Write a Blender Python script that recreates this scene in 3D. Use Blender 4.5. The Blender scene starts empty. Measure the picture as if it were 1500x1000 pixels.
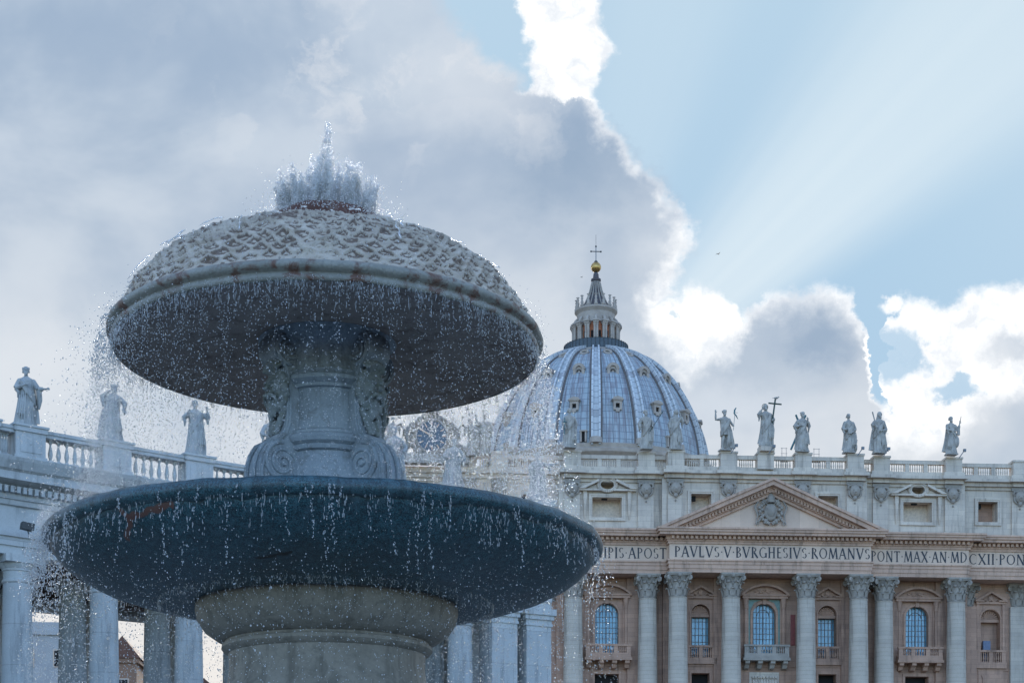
import bpy, math, random
import numpy as np
from mathutils import Vector, noise as mnoise
random.seed(7); RS = np.random.RandomState(11)
R = math.radians; PI = math.pi
sc = bpy.context.scene
COL = sc.collection
# ------------------------------------------------------------------ camera
PAN = R(4.6); CS, SN = math.cos(PAN), math.sin(PAN); FOC = 2400.0; EYE = 1.7; HOR = 1295.0
XC = 51.0      # centre line of the church
FZ, BZ, DZ, CZ = .90, 6.70, 5.20, 2.37     # ground levels: fountain steps, church terrace, dome, colonnade podium
cam = bpy.data.cameras.new('camera'); camo = bpy.data.objects.new('camera', cam); COL.objects.link(camo)
camo.location = (0, 0, EYE); camo.rotation_euler = (R(90), 0, -PAN)
cam.sensor_width = 36; cam.lens = 57.6; cam.shift_y = 0.53; cam.clip_start = 0.5; cam.clip_end = 6000
sc.camera = camo
sc.view_settings.view_transform = 'Standard'; sc.view_settings.look = 'None'
sc.view_settings.exposure = 1.40; sc.view_settings.gamma = 1
sc.cycles.use_denoising = True
sc.cycles.max_bounces = 24; sc.cycles.diffuse_bounces = 5; sc.cycles.glossy_bounces = 4; sc.cycles.transmission_bounces = 24; sc.cycles.transparent_max_bounces = 40
sc.cycles.caustics_reflective = False; sc.cycles.caustics_refractive = False

def at(px, py, Y):
    """a point measured on the photograph (1500 x 1000), set at world depth Y"""
    t = (px-750)/FOC; d = Y/(CS-t*SN)
    return Vector((d*(t*CS+SN), Y, EYE+(HOR-py)/FOC*d))
def cw(l, d, z=0.0): return Vector((l*CS+d*SN, d*CS-l*SN, z))

# ------------------------------------------------------------------ node helper
class NT:
    def __init__(s, tree): s.t = tree; s.n = tree.nodes; s.l = tree.links
    def new(s, kind, **kw):
        n = s.n.new(kind)
        for k, v in kw.items(): setattr(n, k, v)
        return n
    def put(s, sock, v):
        if isinstance(v, bpy.types.NodeSocket): s.l.new(v, sock)
        elif v is not None:
            if hasattr(sock.default_value, '__len__') and not hasattr(v, '__len__'): v = [v]*len(sock.default_value)
            if hasattr(v, '__len__') and len(sock.default_value) == 4 and len(v) == 3: v = (*v, 1)
            sock.default_value = v
    def m(s, op, a, b=None, c=None, clamp=False):
        n = s.new('ShaderNodeMath', operation=op, use_clamp=clamp)
        for i, v in enumerate((a, b, c)):
            if v is not None: s.put(n.inputs[i], v)
        return n.outputs[0]
    def v(s, op, a, b=None, scale=None):
        n = s.new('ShaderNodeVectorMath', operation=op)
        s.put(n.inputs[0], a)
        if b is not None: s.put(n.inputs[1], b)
        if scale is not None: s.put(n.inputs[3], scale)
        return n.outputs['Value'] if op in ('DOT_PRODUCT', 'LENGTH', 'DISTANCE') else n.outputs[0]
    def mr(s, x, a, b, c=0.0, d=1.0, kind='SMOOTHSTEP'):
        n = s.new('ShaderNodeMapRange', interpolation_type=kind)
        for i, v in enumerate((x, a, b, c, d)): s.put(n.inputs[i], v)
        return n.outputs[0]
    def mix(s, f, a, b, mode='MIX'):
        n = s.new('ShaderNodeMix', data_type='RGBA', blend_type=mode)
        s.put(n.inputs[0], f); s.put(n.inputs[6], a); s.put(n.inputs[7], b)
        return n.outputs[2]
    def noise(s, vec, scale, detail=4, rough=0.55, dist=0.0, col=False):
        n = s.new('ShaderNodeTexNoise'); s.put(n.inputs['Vector'], vec)
        n.inputs['Scale'].default_value = scale; n.inputs['Detail'].default_value = detail
        n.inputs['Roughness'].default_value = rough; n.inputs['Distortion'].default_value = dist
        return n.outputs['Color' if col else 'Fac']
    def xyz(s, x, y, z=0.0):
        n = s.new('ShaderNodeCombineXYZ'); s.put(n.inputs[0], x); s.put(n.inputs[1], y); s.put(n.inputs[2], z); return n.outputs[0]
    def curve(s, x, pts, ymax=1.5):
        n = s.new('ShaderNodeFloatCurve'); s.put(n.inputs['Value'], x); c = n.mapping.curves[0]
        n.mapping.use_clip = False
        pts = [(a, b/ymax) for a, b in pts]
        while len(c.points) < len(pts): c.points.new(0.5, 0.5)
        for p, q in zip(c.points, pts): p.location = q; p.handle_type = 'VECTOR'
        n.mapping.extend = 'HORIZONTAL'; n.mapping.update()
        return s.m('MULTIPLY', n.outputs[0], ymax)

# ------------------------------------------------------------------ world: clear sky + clouds in front of the sun
SUN_EL, SUN_AZ = R(14.8), R(5.8)
w = bpy.data.worlds.new('World'); sc.world = w; w.use_nodes = True
T = NT(w.node_tree); T.n.clear()
sky = T.new('ShaderNodeTexSky', sky_type='NISHITA', sun_disc=False)
sky.sun_elevation = SUN_EL; sky.sun_rotation = SUN_AZ; sky.air_density = 1.0; sky.dust_density = 0.6; sky.ozone_density = 2.6
dirv = T.new('ShaderNodeTexCoord').outputs['Generated']
fx = T.v('DOT_PRODUCT', dirv, (SN, CS, 0)); rx = T.v('DOT_PRODUCT', dirv, (CS, -SN, 0)); zz = T.v('DOT_PRODUCT', dirv, (0, 0, 1))
fxc = T.m('MAXIMUM', fx, 0.12)
U0 = T.m('ADD', T.m('MULTIPLY', T.m('DIVIDE', rx, fxc), 2.4), 0.75)
V0 = T.m('SUBTRACT', 1.295, T.m('MULTIPLY', T.m('DIVIDE', zz, fxc), 2.4))
P0 = T.xyz(U0, V0)
n1 = T.v('SUBTRACT', T.noise(P0, 9.0, 7, 0.62, col=True), (0.5, 0.5, 0.5))
n2 = T.v('SUBTRACT', T.noise(P0, 34.0, 5, 0.6, col=True), (0.5, 0.5, 0.5))
n3 = T.v('SUBTRACT', T.noise(P0, 90.0, 4, 0.6, col=True), (0.5, 0.5, 0.5))
vo = T.new('ShaderNodeTexVoronoi', feature='SMOOTH_F1'); T.put(vo.inputs['Vector'], T.v('ADD', P0, T.v('SCALE', n2, scale=.03))); vo.inputs['Scale'].default_value = 22
vo.inputs['Smoothness'].default_value = .35
bil = T.m('SUBTRACT', vo.outputs['Distance'], .35)          # rounded cauliflower lumps
Pw = T.v('ADD', T.v('ADD', P0, T.v('SCALE', n1, scale=0.085)), T.v('ADD', T.v('SCALE', n2, scale=0.034), T.v('SCALE', n3, scale=0.010)))
Pw = T.v('ADD', Pw, T.v('SCALE', (1, 1, 0), scale=T.m('MULTIPLY', bil, .018)))
sep = T.new('ShaderNodeSeparateXYZ'); T.put(sep.inputs[0], Pw); U, V = sep.outputs[0], sep.outputs[1]
# the right hand edge of the big cloud (lit rim outside, grey body inside)
wx = T.curve(V, [(0, .878), (.04, .885), (.07, .908), (.10, .888), (.135, .862), (.15, .862), (.18, .895), (.22, .925), (.27, .962), (.30, .985), (.335, 1.010), (.37, 1.020), (.40, 1.0), (.44, .975), (.50, .975), (.56, .99), (.62, .99), (.7, 1.0), (1, 1.0)])
gx = T.curve(V, [(0, .655), (.04, .675), (.09, .715), (.13, .765), (.155, .81), (.16, .85), (.19, .894), (.24, .936), (.29, .966), (.34, 1.002), (.375, 1.006), (.41, .975), (.44, .955), (.49, .955), (.53, .985), (.58, 1.02), (.7, 1.05), (1, 1.05)])
bl = T.curve(V, [(0, .752), (.04, .768), (.08, .785), (.12, .775), (.15, .75), (.17, .5), (1, .5)])
lowt = T.curve(T.m('DIVIDE', U, 1.5), [(0, .62), (.6, .58), (.64, .44), (.655, .42), (.68, .415), (.705, .425), (.717, .45), (.727, .475), (.74, .46), (.75, .44), (.78, .432), (.82, .425), (.838, .435), (.852, .48), (.858, .58), (.868, .60), (.874, .47), (.885, .448), (.91, .45), (.93, .44), (.96, .43), (1, .42)], 1.0)
lowg = T.curve(T.m('DIVIDE', U, 1.5), [(0, .58), (.655, .58), (.68, .555), (.72, .515), (.74, .468), (.765, .452), (.80, .448), (.83, .455), (.848, .485), (.852, .55), (.862, .60), (.868, .655), (.90, .66), (.93, .635), (.955, .60), (1, .575)], 1.0)
d_w = T.m('SUBTRACT', wx, U); d_g = T.m('ADD', T.m('SUBTRACT', gx, U), T.m('ADD', .006, T.m('MULTIPLY', T.m('SUBTRACT', T.noise(P0, 16, 3, .6), .5), .085))); d_b = T.m('SUBTRACT', U, bl)
d_lw = T.m('SUBTRACT', V, lowt); d_lg = T.m('SUBTRACT', V, lowg)
big = T.mr(d_w, -.012, .014); g_big = T.mr(d_g, -.022, .034)
notwedge = T.mr(d_b, -.006, .012)
white = T.m('MAXIMUM', T.m('MULTIPLY', big, notwedge), T.mr(d_lw, -.012, .016))
grey = T.m('MAXIMUM', g_big, T.mr(d_lg, -.028, .03))
# extra grey lump at the far right, and blue holes
def ell(cx, cy, ax, ay, a=0.5, b=1.0):
    q = T.v('MULTIPLY', T.v('SUBTRACT', Pw, (cx, cy, 0)), (1/ax, 1/ay, 0))
    return T.mr(T.v('LENGTH', q), a, b, 1, 0)
grey = T.m('MAXIMUM', grey, T.m('MULTIPLY', ell(1.48, .52, .055, .03, .3, 1.1), .75))
holes = T.m('MAXIMUM', T.m('MAXIMUM', ell(1.325, .525, .04, .05, .6, 1.0), ell(1.40, .575, .045, .022, .6, 1)), ell(.992, .452, .008, .010, .4, 1.1))
white = T.m('MULTIPLY', white, T.m('SUBTRACT', 1, T.m('MULTIPLY', holes, .85)))
white = T.m('MAXIMUM', white, ell(1.315, .452, .02, .012, .3, 1.2))
cover = T.m('MAXIMUM', white, grey)
# colours
lat = T.mr(V0, 0.0, 0.9)
big_n = T.noise(T.v('MULTIPLY', P0, (1, 1.3, 1)), 2.6, 5, 0.52, 0.25)
big_n = T.mr(big_n, .38, .62)
fine_n = T.noise(Pw, 7.0, 6, 0.55, 0.3)
cdark = T.mix(lat, (.32, .425, .575), (.49, .57, .67))
clight = T.mix(lat, (.58, .66, .76), (.76, .785, .82))
cg = T.mix(T.m('ADD', T.m('MULTIPLY', big_n, .72), T.m('MULTIPLY', fine_n, .28), clamp=True), cdark, clight)
# thickest, darkest part just inside the rim
thick = T.m('MAXIMUM', T.m('MAXIMUM', ell(.845, .25, .15, .13, .1, 1.0), ell(1.20, .50, .10, .055, .1, 1.0)), T.m('MULTIPLY', ell(.90, .42, .10, .15, .1, 1), .6))
cg = T.mix(T.m('MULTIPLY', thick, .75), cg, (.25, .36, .51))
cg = T.mix(T.m('MULTIPLY', ell(.70, .13, .17, .12, .1, 1), .7), cg, (.68, .73, .80))
cg = T.mix(T.m('MULTIPLY', T.m('MULTIPLY', ell(.62, .10, .5, .22, .2, 1), T.mr(fine_n, .50, .62)), .45), cg, (.78, .80, .84))
cg = T.mix(T.m('MULTIPLY', ell(1.08, .60, .16, .06, .1, 1), .7), cg, (.66, .72, .80))

cg = T.mix(T.m('MULTIPLY', ell(.02, .56, .35, .16, .1, 1), .7), cg, (.78, .81, .85))
# rays fan out from the hidden sun
ang = T.m('ARCTAN2', T.m('SUBTRACT', .662, V0), T.m('SUBTRACT', U0, .797))
ang = T.m('ADD', ang, T.m('MULTIPLY', T.m('SUBTRACT', T.noise(T.xyz(ang, 0.0), 9, 3), .5), .07))
ray = T.m('MULTIPLY', T.mr(ang, R(29), R(39)), T.mr(ang, R(61), R(46)))
ray2 = T.m('MULTIPLY', T.m('MULTIPLY', T.mr(ang, R(63), R(70)), T.mr(ang, R(88), R(76))), .25)
rr = T.v('LENGTH', T.v('SUBTRACT', P0, (.797, .662, 0)))
glow = T.mr(rr, .1, .95, 1, 0)
raya = T.m('MULTIPLY', T.m('ADD', ray, ray2), T.mr(rr, .25, 1.3, 1.0, .62))
raya = T.m('MULTIPLY', raya, T.mr(T.noise(T.xyz(ang, 2.0), 12, 1), .3, .7, .88, 1.05))
skc = T.mix(T.mr(V0, -.1, .5), (.47, .64, .79), (.385, .58, .77))
skc = T.mix(T.m('MULTIPLY', glow, .25), skc, (.62, .74, .84))
skc = T.mix(T.m('MULTIPLY', raya, .74), skc, (.76, .86, .92))
skc = T.mix(T.m('MULTIPLY', T.mr(U0, 1.15, 1.6), .25), skc, (.66, .78, .86))
wcol = T.mix(T.m('MULTIPLY', T.m('MAXIMUM', T.mr(T.noise(Pw, 14, 6, .62), .46, .66), T.m('MULTIPLY', T.mr(bil, .05, -.2), .3)), .6), (1.06, 1.07, 1.08), (.66, .73, .82))
front = T.mix(white, skc, wcol)
front = T.mix(T.m('MULTIPLY', grey, .97), front, cg)
front = T.mix(T.mr(V0, .72, 1.0), front, (.86, .83, .80))
fm = T.mr(fx, .18, .5)
# thin cloud and blue tint added to the unseen sky, to light the facade
bn = T.mr(T.noise(T.v('MULTIPLY', dirv, (1, 1, 2)), 2.2, 5, .6), .38, .62)
up = T.mr(zz, .0, .25)
skyk = T.mix(T.m('MULTIPLY', T.m('MULTIPLY', bn, up), .6), T.mix(1.0, sky.outputs[0], (.96, 1.085, 1.30), 'MULTIPLY'), (2.7, 3.55, 5.0))
bgA = T.new('ShaderNodeBackground'); T.put(bgA.inputs[0], skyk); bgA.inputs[1].default_value = 0.15
bgB = T.new('ShaderNodeBackground'); T.put(bgB.inputs[0], front); bgB.inputs[1].default_value = 0.39
msh = T.new('ShaderNodeMixShader'); T.put(msh.inputs[0], fm); T.l.new(bgA.outputs[0], msh.inputs[1]); T.l.new(bgB.outputs[0], msh.inputs[2])
wo = T.new('ShaderNodeOutputWorld'); T.l.new(msh.outputs[0], wo.inputs[0])
w.cycles.sampling_method = 'MANUAL'; w.cycles.sample_map_resolution = 1024
# ------------------------------------------------------------------ sun, veiled by the cloud
sl = bpy.data.lights.new('sun', 'SUN'); slo = bpy.data.objects.new('sun', sl); COL.objects.link(slo)
sl.energy = 1.2; sl.angle = R(14); sl.color = (1.0, .93, .84)
sv = Vector((math.sin(SUN_AZ)*math.cos(SUN_EL), math.cos(SUN_AZ)*math.cos(SUN_EL), math.sin(SUN_EL)))
slo.rotation_euler = sv.to_track_quat('Z', 'Y').to_euler()
slo.location = (0, 0, 60)

# ------------------------------------------------------------------ materials
def mat(name):
    m = bpy.data.materials.new(name); m.use_nodes = True
    t = NT(m.node_tree); b = t.n['Principled BSDF']; return m, t, b
def stone(name, col, col2=None, rough=.75, scale=1.0, bump=.25, block=None, amount=.6, stain=None, stain_amt=.0, streak=False, spec=.3, fine=26.0, bdist=.04, sthr=.5):
    m, t, b = mat(name); tc = t.new('ShaderNodeTexCoord').outputs['Object']
    col2 = col2 or tuple(c*.78 for c in col)
    n = t.noise(tc, .9*scale, 6, .6)
    c = t.mix(t.m('MULTIPLY', t.mr(n, .35, .68), amount), col, col2)
    f = t.noise(tc, fine*scale, 4, .65)
    c = t.mix(t.m('MULTIPLY', t.mr(f, .4, .75), .35), c, tuple(x*.7 for x in col2))
    h = f
    if streak:
        s = t.noise(t.v('MULTIPLY', tc, (2.2*scale, 2.2*scale, .22*scale)), 1.2, 5, .65)
        c = t.mix(t.m('MULTIPLY', t.mr(s, .50, .72), .6), c, tuple(x*.45 for x in col2))
    if block:
        bw, bh = block
        g = t.new('ShaderNodeSeparateXYZ'); t.put(g.inputs[0], tc)
        v2 = t.xyz(t.m('ADD', g.outputs[0], t.m('MULTIPLY', g.outputs[1], .7)), g.outputs[2])
        br = t.new('ShaderNodeTexBrick', offset=.5); t.put(br.inputs['Vector'], v2)
        t.put(br.inputs['Color1'], (1.06, 1.05, 1.03)); t.put(br.inputs['Color2'], (.86, .86, .86)); t.put(br.inputs['Mortar'], (.70, .69, .68))
        br.inputs['Scale'].default_value = 1; br.inputs['Mortar Size'].default_value = .022
        br.inputs['Brick Width'].default_value = bw; br.inputs['Row Height'].default_value = bh
        c = t.mix(.85, c, t.mix(1.0, c, br.outputs['Color'], 'MULTIPLY'))
    if stain:
        s = t.noise(tc, 1.7*scale, 6, .68, .6)
        c = t.mix(t.m('MULTIPLY', t.mr(s, sthr, sthr+.16), stain_amt), c, stain)
    t.put(b.inputs['Base Color'], c); b.inputs['Roughness'].default_value = rough
    b.inputs['Specular IOR Level'].default_value = spec
    bp = t.new('ShaderNodeBump'); bp.inputs['Strength'].default_value = bump; bp.inputs['Distance'].default_value = bdist
    t.put(bp.inputs['Height'], h); t.l.new(bp.outputs[0], b.inputs['Normal'])
    return m
def plain(name, col, rough=.6, metal=0, spec=.5):
    m, t, b = mat(name); tc = t.new('ShaderNodeTexCoord').outputs['Object']
    n = t.noise(tc, 3.0, 5, .6)
    t.put(b.inputs['Base Color'], t.mix(t.mr(n, .3, .7), col, tuple(x*.72 for x in col)))
    b.inputs['Roughness'].default_value = rough; b.inputs['Metallic'].default_value = metal; b.inputs['Specular IOR Level'].default_value = spec
    return m
M = {}
M['attic'] = stone('pale_travertine', (.66, .575, .475), (.51, .44, .37), block=(2.1, .72), streak=True, scale=.5)
M['wall'] = stone('warm_travertine', (.50, .315, .225), (.33, .21, .155), block=(1.9, .62), streak=True, scale=.5)
M['ent'] = stone('rosy_travertine', (.62, .415, .305), (.46, .31, .23), block=(2.6, 9.0), streak=True, scale=.6)
M['frieze'] = stone('inscribed_travertine', (.70, .53, .41), (.60, .45, .345), block=(2.6, 9.0), scale=.6)
M['shaft'] = stone('column_travertine', (.52, .46, .385), (.38, .33, .28), block=(40, .55), streak=True, scale=.5)
M['capital'] = stone('weathered_capital', (.38, .34, .29), (.20, .175, .15), scale=.9)
M['statue'] = stone('statue_travertine', (.48, .45, .40), (.20, .185, .165), streak=True, scale=.9, bump=.4)
M['statue2'] = stone('colonnade_statue_stone', (.42, .43, .42), (.27, .28, .275), streak=True, scale=1.4, bump=.4)
M['col'] = stone('colonnade_travertine', (.49, .51, .51), (.38, .40, .40), streak=True, scale=.7, block=(60, 1.9), bump=.2)
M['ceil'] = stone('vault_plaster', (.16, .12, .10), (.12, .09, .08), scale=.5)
M['niche'] = plain('cream_plaster', (.82, .69, .56), .8)
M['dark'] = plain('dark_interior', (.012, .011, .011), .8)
M['letter'] = plain('dark_letters', (.035, .04, .05), .6)
M['green'] = plain('green_marble', (.16, .26, .22), .5)
M['red'] = plain('red_marble', (.24, .06, .05), .5)
M['marble'] = stone('grey_fountain_marble', (.30, .335, .355), (.20, .23, .25), rough=.5, streak=True, scale=2.2, bump=.25, fine=14, bdist=.02, stain=(.13, .13, .12), stain_amt=.5)
M['mask'] = stone('mossy_carved_marble', (.25, .27, .27), (.15, .17, .16), rough=.6, scale=3, bump=.4, stain=(.09, .10, .06), stain_amt=.6, fine=12, bdist=.02)
M['ped'] = stone('pedestal_travertine', (.28, .25, .205), (.19, .165, .13), rough=.6, streak=True, scale=1.5, bump=.35, fine=9, bdist=.03, stain=(.11, .10, .08), stain_amt=.55)
M['under'] = stone('underside_stone', (.40, .315, .265), (.28, .22, .185), rough=.75, scale=1.6, bump=.25, stain=(.11, .07, .055), stain_amt=.5, fine=20, bdist=.02)
M['scale'] = stone('limescale_crust', (.50, .45, .37), (.38, .32, .25), rough=.38, scale=2.4, bump=.8, stain=(.12, .07, .045), stain_amt=.75, fine=7, bdist=.05, spec=.5)
M['rim'] = stone('weathered_rim', (.29, .285, .25), (.15, .15, .125), rough=.5, scale=1.7, bump=.5, stain=(.12, .055, .035), stain_amt=.95, fine=14, sthr=.47, bdist=.03, spec=.5)
M['iron'] = stone('rusty_collar', (.13, .055, .04), (.08, .04, .03), rough=.5, scale=3, bump=.6, stain=(.25, .2, .17), stain_amt=.5)
M['paving'] = stone('paving_setts', (.17, .165, .16), (.13, .128, .125), block=(.35, .25))
M['bluem'] = plain('verdigris_bronze', (.06, .17, .19), .6)
M['greenm'] = plain('dark_green_bronze', (.035, .075, .06), .5)
M['bronze'] = plain('dark_bronze', (.045, .05, .05), .5)
M['gold'] = plain('gilded_ball', (.55, .36, .13), .38, 1.0)
M['lantern'] = stone('lantern_travertine', (.44, .385, .33), (.28, .235, .20), scale=.7)
M['terra'] = plain('terracotta_render', (.55, .20, .10), .8)
M['spire'] = stone('spire_lead', (.085, .09, .10), (.12, .075, .065), scale=1.3)
M['cage'] = plain('grey_mesh_railing', (.085, .11, .13), .7)
M['metal'] = plain('grey_metal', (.18, .20, .22), .5)
M['brown'] = stone('brown_house', (.30, .17, .11), (.22, .13, .09), scale=.6)
M['greyh'] = stone('grey_house', (.42, .41, .40), (.34, .33, .33), scale=.6)
M['tile'] = plain('roof_tile', (.16, .075, .05), .8)
def crust():
    m, t, b = mat('limescale_crust'); tc = t.new('ShaderNodeTexCoord').outputs['Object']
    al = t.new('ShaderNodeAttribute', attribute_name='lip_brown').outputs['Fac']
    n = t.noise(tc, 3.0, 6, .65); f = t.noise(tc, 16, 5, .7)
    c = t.mix(t.mr(n, .35, .7), (.52, .45, .365), (.36, .295, .23))
    c = t.mix(t.m('MULTIPLY', t.mr(f, .5, .72), .5), c, (.24, .18, .13))
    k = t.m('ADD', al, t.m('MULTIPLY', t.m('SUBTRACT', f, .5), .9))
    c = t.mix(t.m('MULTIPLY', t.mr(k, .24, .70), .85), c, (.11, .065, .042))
    t.put(b.inputs['Base Color'], c); t.put(b.inputs['Roughness'], t.mr(n, .35, .65, .18, .5)); b.inputs['Specular IOR Level'].default_value = .6
    bp = t.new('ShaderNodeBump'); bp.inputs['Strength'].default_value = .6; bp.inputs['Distance'].default_value = .03
    t.put(bp.inputs['Height'], f); t.l.new(bp.outputs[0], b.inputs['Normal']); return m
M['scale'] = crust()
# granite bowl
def granite():
    m, t, b = mat('dark_wet_granite'); tc = t.new('ShaderNodeTexCoord').outputs['Object']
    f = t.noise(tc, 34, 3, .8); f2 = t.noise(tc, 1.6, 5, .6); f3 = t.noise(tc, 70, 2, .8)
    c = t.mix(t.mr(f, .42, .64), (.002, .016, .022), (.026, .112, .135))
    c = t.mix(t.m('MULTIPLY', t.mr(f3, .55, .72), .8), c, (.22, .29, .33))
    c = t.mix(t.m('MULTIPLY', t.mr(f2, .40, .7), .55), c, (.022, .034, .04))
    g = t.new('ShaderNodeSeparateXYZ'); t.put(g.inputs[0], tc)
    dr = t.noise(t.v('MULTIPLY', tc, (9, 9, .35)), 1.0, 5, .7)
    c = t.mix(t.m('MULTIPLY', t.mr(dr, .54, .36), .30), c, (.09, .16, .19))
    c = t.mix(t.m('MULTIPLY', t.mr(dr, .52, .7), .35), c, (.03, .028, .024))
    # brown mortar repair lines on the left flank
    wob = t.v('ADD', tc, t.v('SCALE', t.v('SUBTRACT', t.noise(tc, 6, 3, .5, col=True), (.5, .5, .5)), scale=.14))
    def seg(a, q, wd):
        a = Vector(a); q = Vector(q); ab = q-a
        h = t.m('DIVIDE', t.v('DOT_PRODUCT', t.v('SUBTRACT', wob, tuple(a)), tuple(ab)), ab.length_squared, clamp=True)
        pt = t.v('ADD', t.v('SCALE', tuple(ab), scale=h), tuple(a))
        return t.mr(t.v('DISTANCE', wob, pt), wd*.6, wd, 1, 0)
    def bp(px, py, r=None):
        # where the bearing of a repair meets the bowl's flank
        t0 = (px-750)/FOC; ux, uy = t0*CS+SN, CS-t0*SN; best = None
        for r in np.linspace(2.4, 4.66, 120):
            A = ux*ux+uy*uy; B = -2*(ux*FX+uy*FY); disc = B*B-4*A*(FX*FX+FY*FY-r*r)
            if disc < 0: continue
            d = (-B-math.sqrt(disc))/(2*A); z_ = EYE-FZ+.1+(HOR-py)/FOC*d
            e = abs(z_-np.interp(r, [2.4, 2.8, 3.2, 3.6, 3.95, 4.25, 4.45, 4.58, 4.66], [5.72, 5.74, 5.80, 5.90, 6.02, 6.17, 6.31, 6.44, 6.56]))
            if best is None or e < best[0]: best = (e, (ux*d-FX, uy*d-FY, z_))
        return best[1]
    s = t.m('MAXIMUM', seg(bp(250, 738, 4.6), bp(192, 757, 4.55), .06), seg(bp(192, 757, 4.55), bp(186, 788, 4.4), .07))
    s = t.m('MAXIMUM', s, t.m('MAXIMUM', seg(bp(175, 742, 4.6), bp(190, 758, 4.55), .05), seg(bp(252, 728, 4.68), bp(250, 742, 4.6), .05)))
    s = t.m('MAXIMUM', s, seg(bp(161, 718, 4.8), bp(163, 730, 4.75), .09))
    c = t.mix(t.m('MULTIPLY', s, .8), c, (.13, .05, .03))
    cr = seg(bp(377, 817), bp(425, 808), .05)
    c = t.mix(cr, c, (.002, .002, .003))
    t.put(b.inputs['Base Color'], c); b.inputs['Roughness'].default_value = .42; b.inputs['Specular IOR Level'].default_value = .5
    bpn = t.new('ShaderNodeBump'); bpn.inputs['Strength'].default_value = .35; bpn.inputs['Distance'].default_value = .015
    t.put(bpn.inputs['Height'], f); t.l.new(bpn.outputs[0], b.inputs['Normal'])
    return m
FX, FY = -0.915, 28.774
M['granite'] = granite()
# dome lead sheets
def lead(name, c1, c2, bw=1.15, bh=1.6, streaks=.62):
    m, t, b = mat(name); uv = t.new('ShaderNodeTexCoord').outputs['UV']; ob = t.new('ShaderNodeTexCoord').outputs['Object']
    br = t.new('ShaderNodeTexBrick', offset=0.0); t.put(br.inputs['Vector'], uv)
    t.put(br.inputs['Color1'], c1); t.put(br.inputs['Color2'], c2); t.put(br.inputs['Mortar'], (.14, .17, .20))
    br.inputs['Scale'].default_value = 1; br.inputs['Mortar Size'].default_value = .07; br.inputs['Bias'].default_value = -.25
    br.inputs['Brick Width'].default_value = bw; br.inputs['Row Height'].default_value = bh
    c = br.outputs['Color']
    gi = t.v('MULTIPLY', t.v('FLOOR', t.v('MULTIPLY', uv, (1/bw, 1/bh, 1))), (1, 1, 1))
    wn = t.new('ShaderNodeTexWhiteNoise'); t.put(wn.inputs['Vector'], gi)
    wv = wn.outputs['Value']
    rn = t.noise(ob, .16, 3, .5)
    c = t.mix(t.m('MULTIPLY', t.mr(t.m('ADD', wv, t.m('MULTIPLY', rn, .35)), 1.10, 1.16), .45), c, (.17, .15, .17))
    s = t.noise(t.v('MULTIPLY', uv, (1.6, .10, 1)), 1.0, 6, .7)
    c = t.mix(t.m('MULTIPLY', t.mr(s, .44, .60), streaks), c, (.15, .115, .125))
    s2 = t.noise(t.v('MULTIPLY', uv, (3.0, .22, 1)), 1.0, 5, .7)
    c = t.mix(t.m('MULTIPLY', t.mr(s2, .55, .7), .5), c, (.42, .48, .52))
    t.put(b.inputs['Base Color'], c); b.inputs['Roughness'].default_value = .5
    bpn = t.new('ShaderNodeBump'); bpn.inputs['Strength'].default_value = .3; bpn.inputs['Distance'].default_value = .1
    t.put(bpn.inputs['Height'], t.noise(ob, 1.5, 4, .6)); t.l.new(bpn.outputs[0], b.inputs['Normal'])
    return m
M['lead'] = lead('dome_lead', (.35, .41, .44), (.30, .365, .395))
M['ribm'] = lead('rib_lead', (.54, .57, .58), (.48, .515, .53), 3, 1.6, .25)
M['ribe'] = plain('rib_edge_copper', (.17, .15, .14), .7)
# glass in the windows: reflects the sky behind the viewer, curtains inside
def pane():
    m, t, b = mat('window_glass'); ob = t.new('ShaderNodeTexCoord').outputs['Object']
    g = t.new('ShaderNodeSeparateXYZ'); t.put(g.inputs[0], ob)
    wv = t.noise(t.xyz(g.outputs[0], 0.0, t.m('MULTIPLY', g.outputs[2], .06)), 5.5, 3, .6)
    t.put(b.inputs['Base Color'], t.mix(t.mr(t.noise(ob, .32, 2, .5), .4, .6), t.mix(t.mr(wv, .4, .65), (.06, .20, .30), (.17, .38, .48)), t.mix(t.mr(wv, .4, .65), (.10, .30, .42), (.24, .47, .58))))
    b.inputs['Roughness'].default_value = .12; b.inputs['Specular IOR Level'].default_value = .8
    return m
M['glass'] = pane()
def water(name, rough=.02, white=.3, trs=.62, clear=.2):
    m, t, b = mat(name); b.inputs['Base Color'].default_value = (.93, .97, 1, 1)
    b.inputs['Transmission Weight'].default_value = 1.0; b.inputs['IOR'].default_value = 1.33; b.inputs['Roughness'].default_value = rough
    d = t.new('ShaderNodeBsdfPrincipled'); d.inputs['Base Color'].default_value = (.86, .92, .96, 1); d.inputs['Roughness'].default_value = .25
    tr = t.new('ShaderNodeBsdfTranslucent'); tr.inputs[0].default_value = (1, .98, .95, 1)
    ms = t.new('ShaderNodeMixShader'); ms.inputs[0].default_value = trs; t.l.new(d.outputs[0], ms.inputs[1]); t.l.new(tr.outputs[0], ms.inputs[2])
    tp = t.new('ShaderNodeBsdfTransparent'); tp.inputs[0].default_value = (1, 1, 1, 1)
    mx = t.new('ShaderNodeMixShader'); mx.inputs[0].default_value = white
    t.l.new(b.outputs[0], mx.inputs[1]); t.l.new(ms.outputs[0], mx.inputs[2])
    mt = t.new('ShaderNodeMixShader'); mt.inputs[0].default_value = clear; t.l.new(mx.outputs[0], mt.inputs[1]); t.l.new(tp.outputs[0], mt.inputs[2]); t.l.new(mt.outputs[0], t.n['Material Output'].inputs[0])
    return m
M['drop'] = water('water_drops', .03, .62, .7)
M['jet'] = water('aerated_jet_water', .04, .85, .8, .62)
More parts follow.
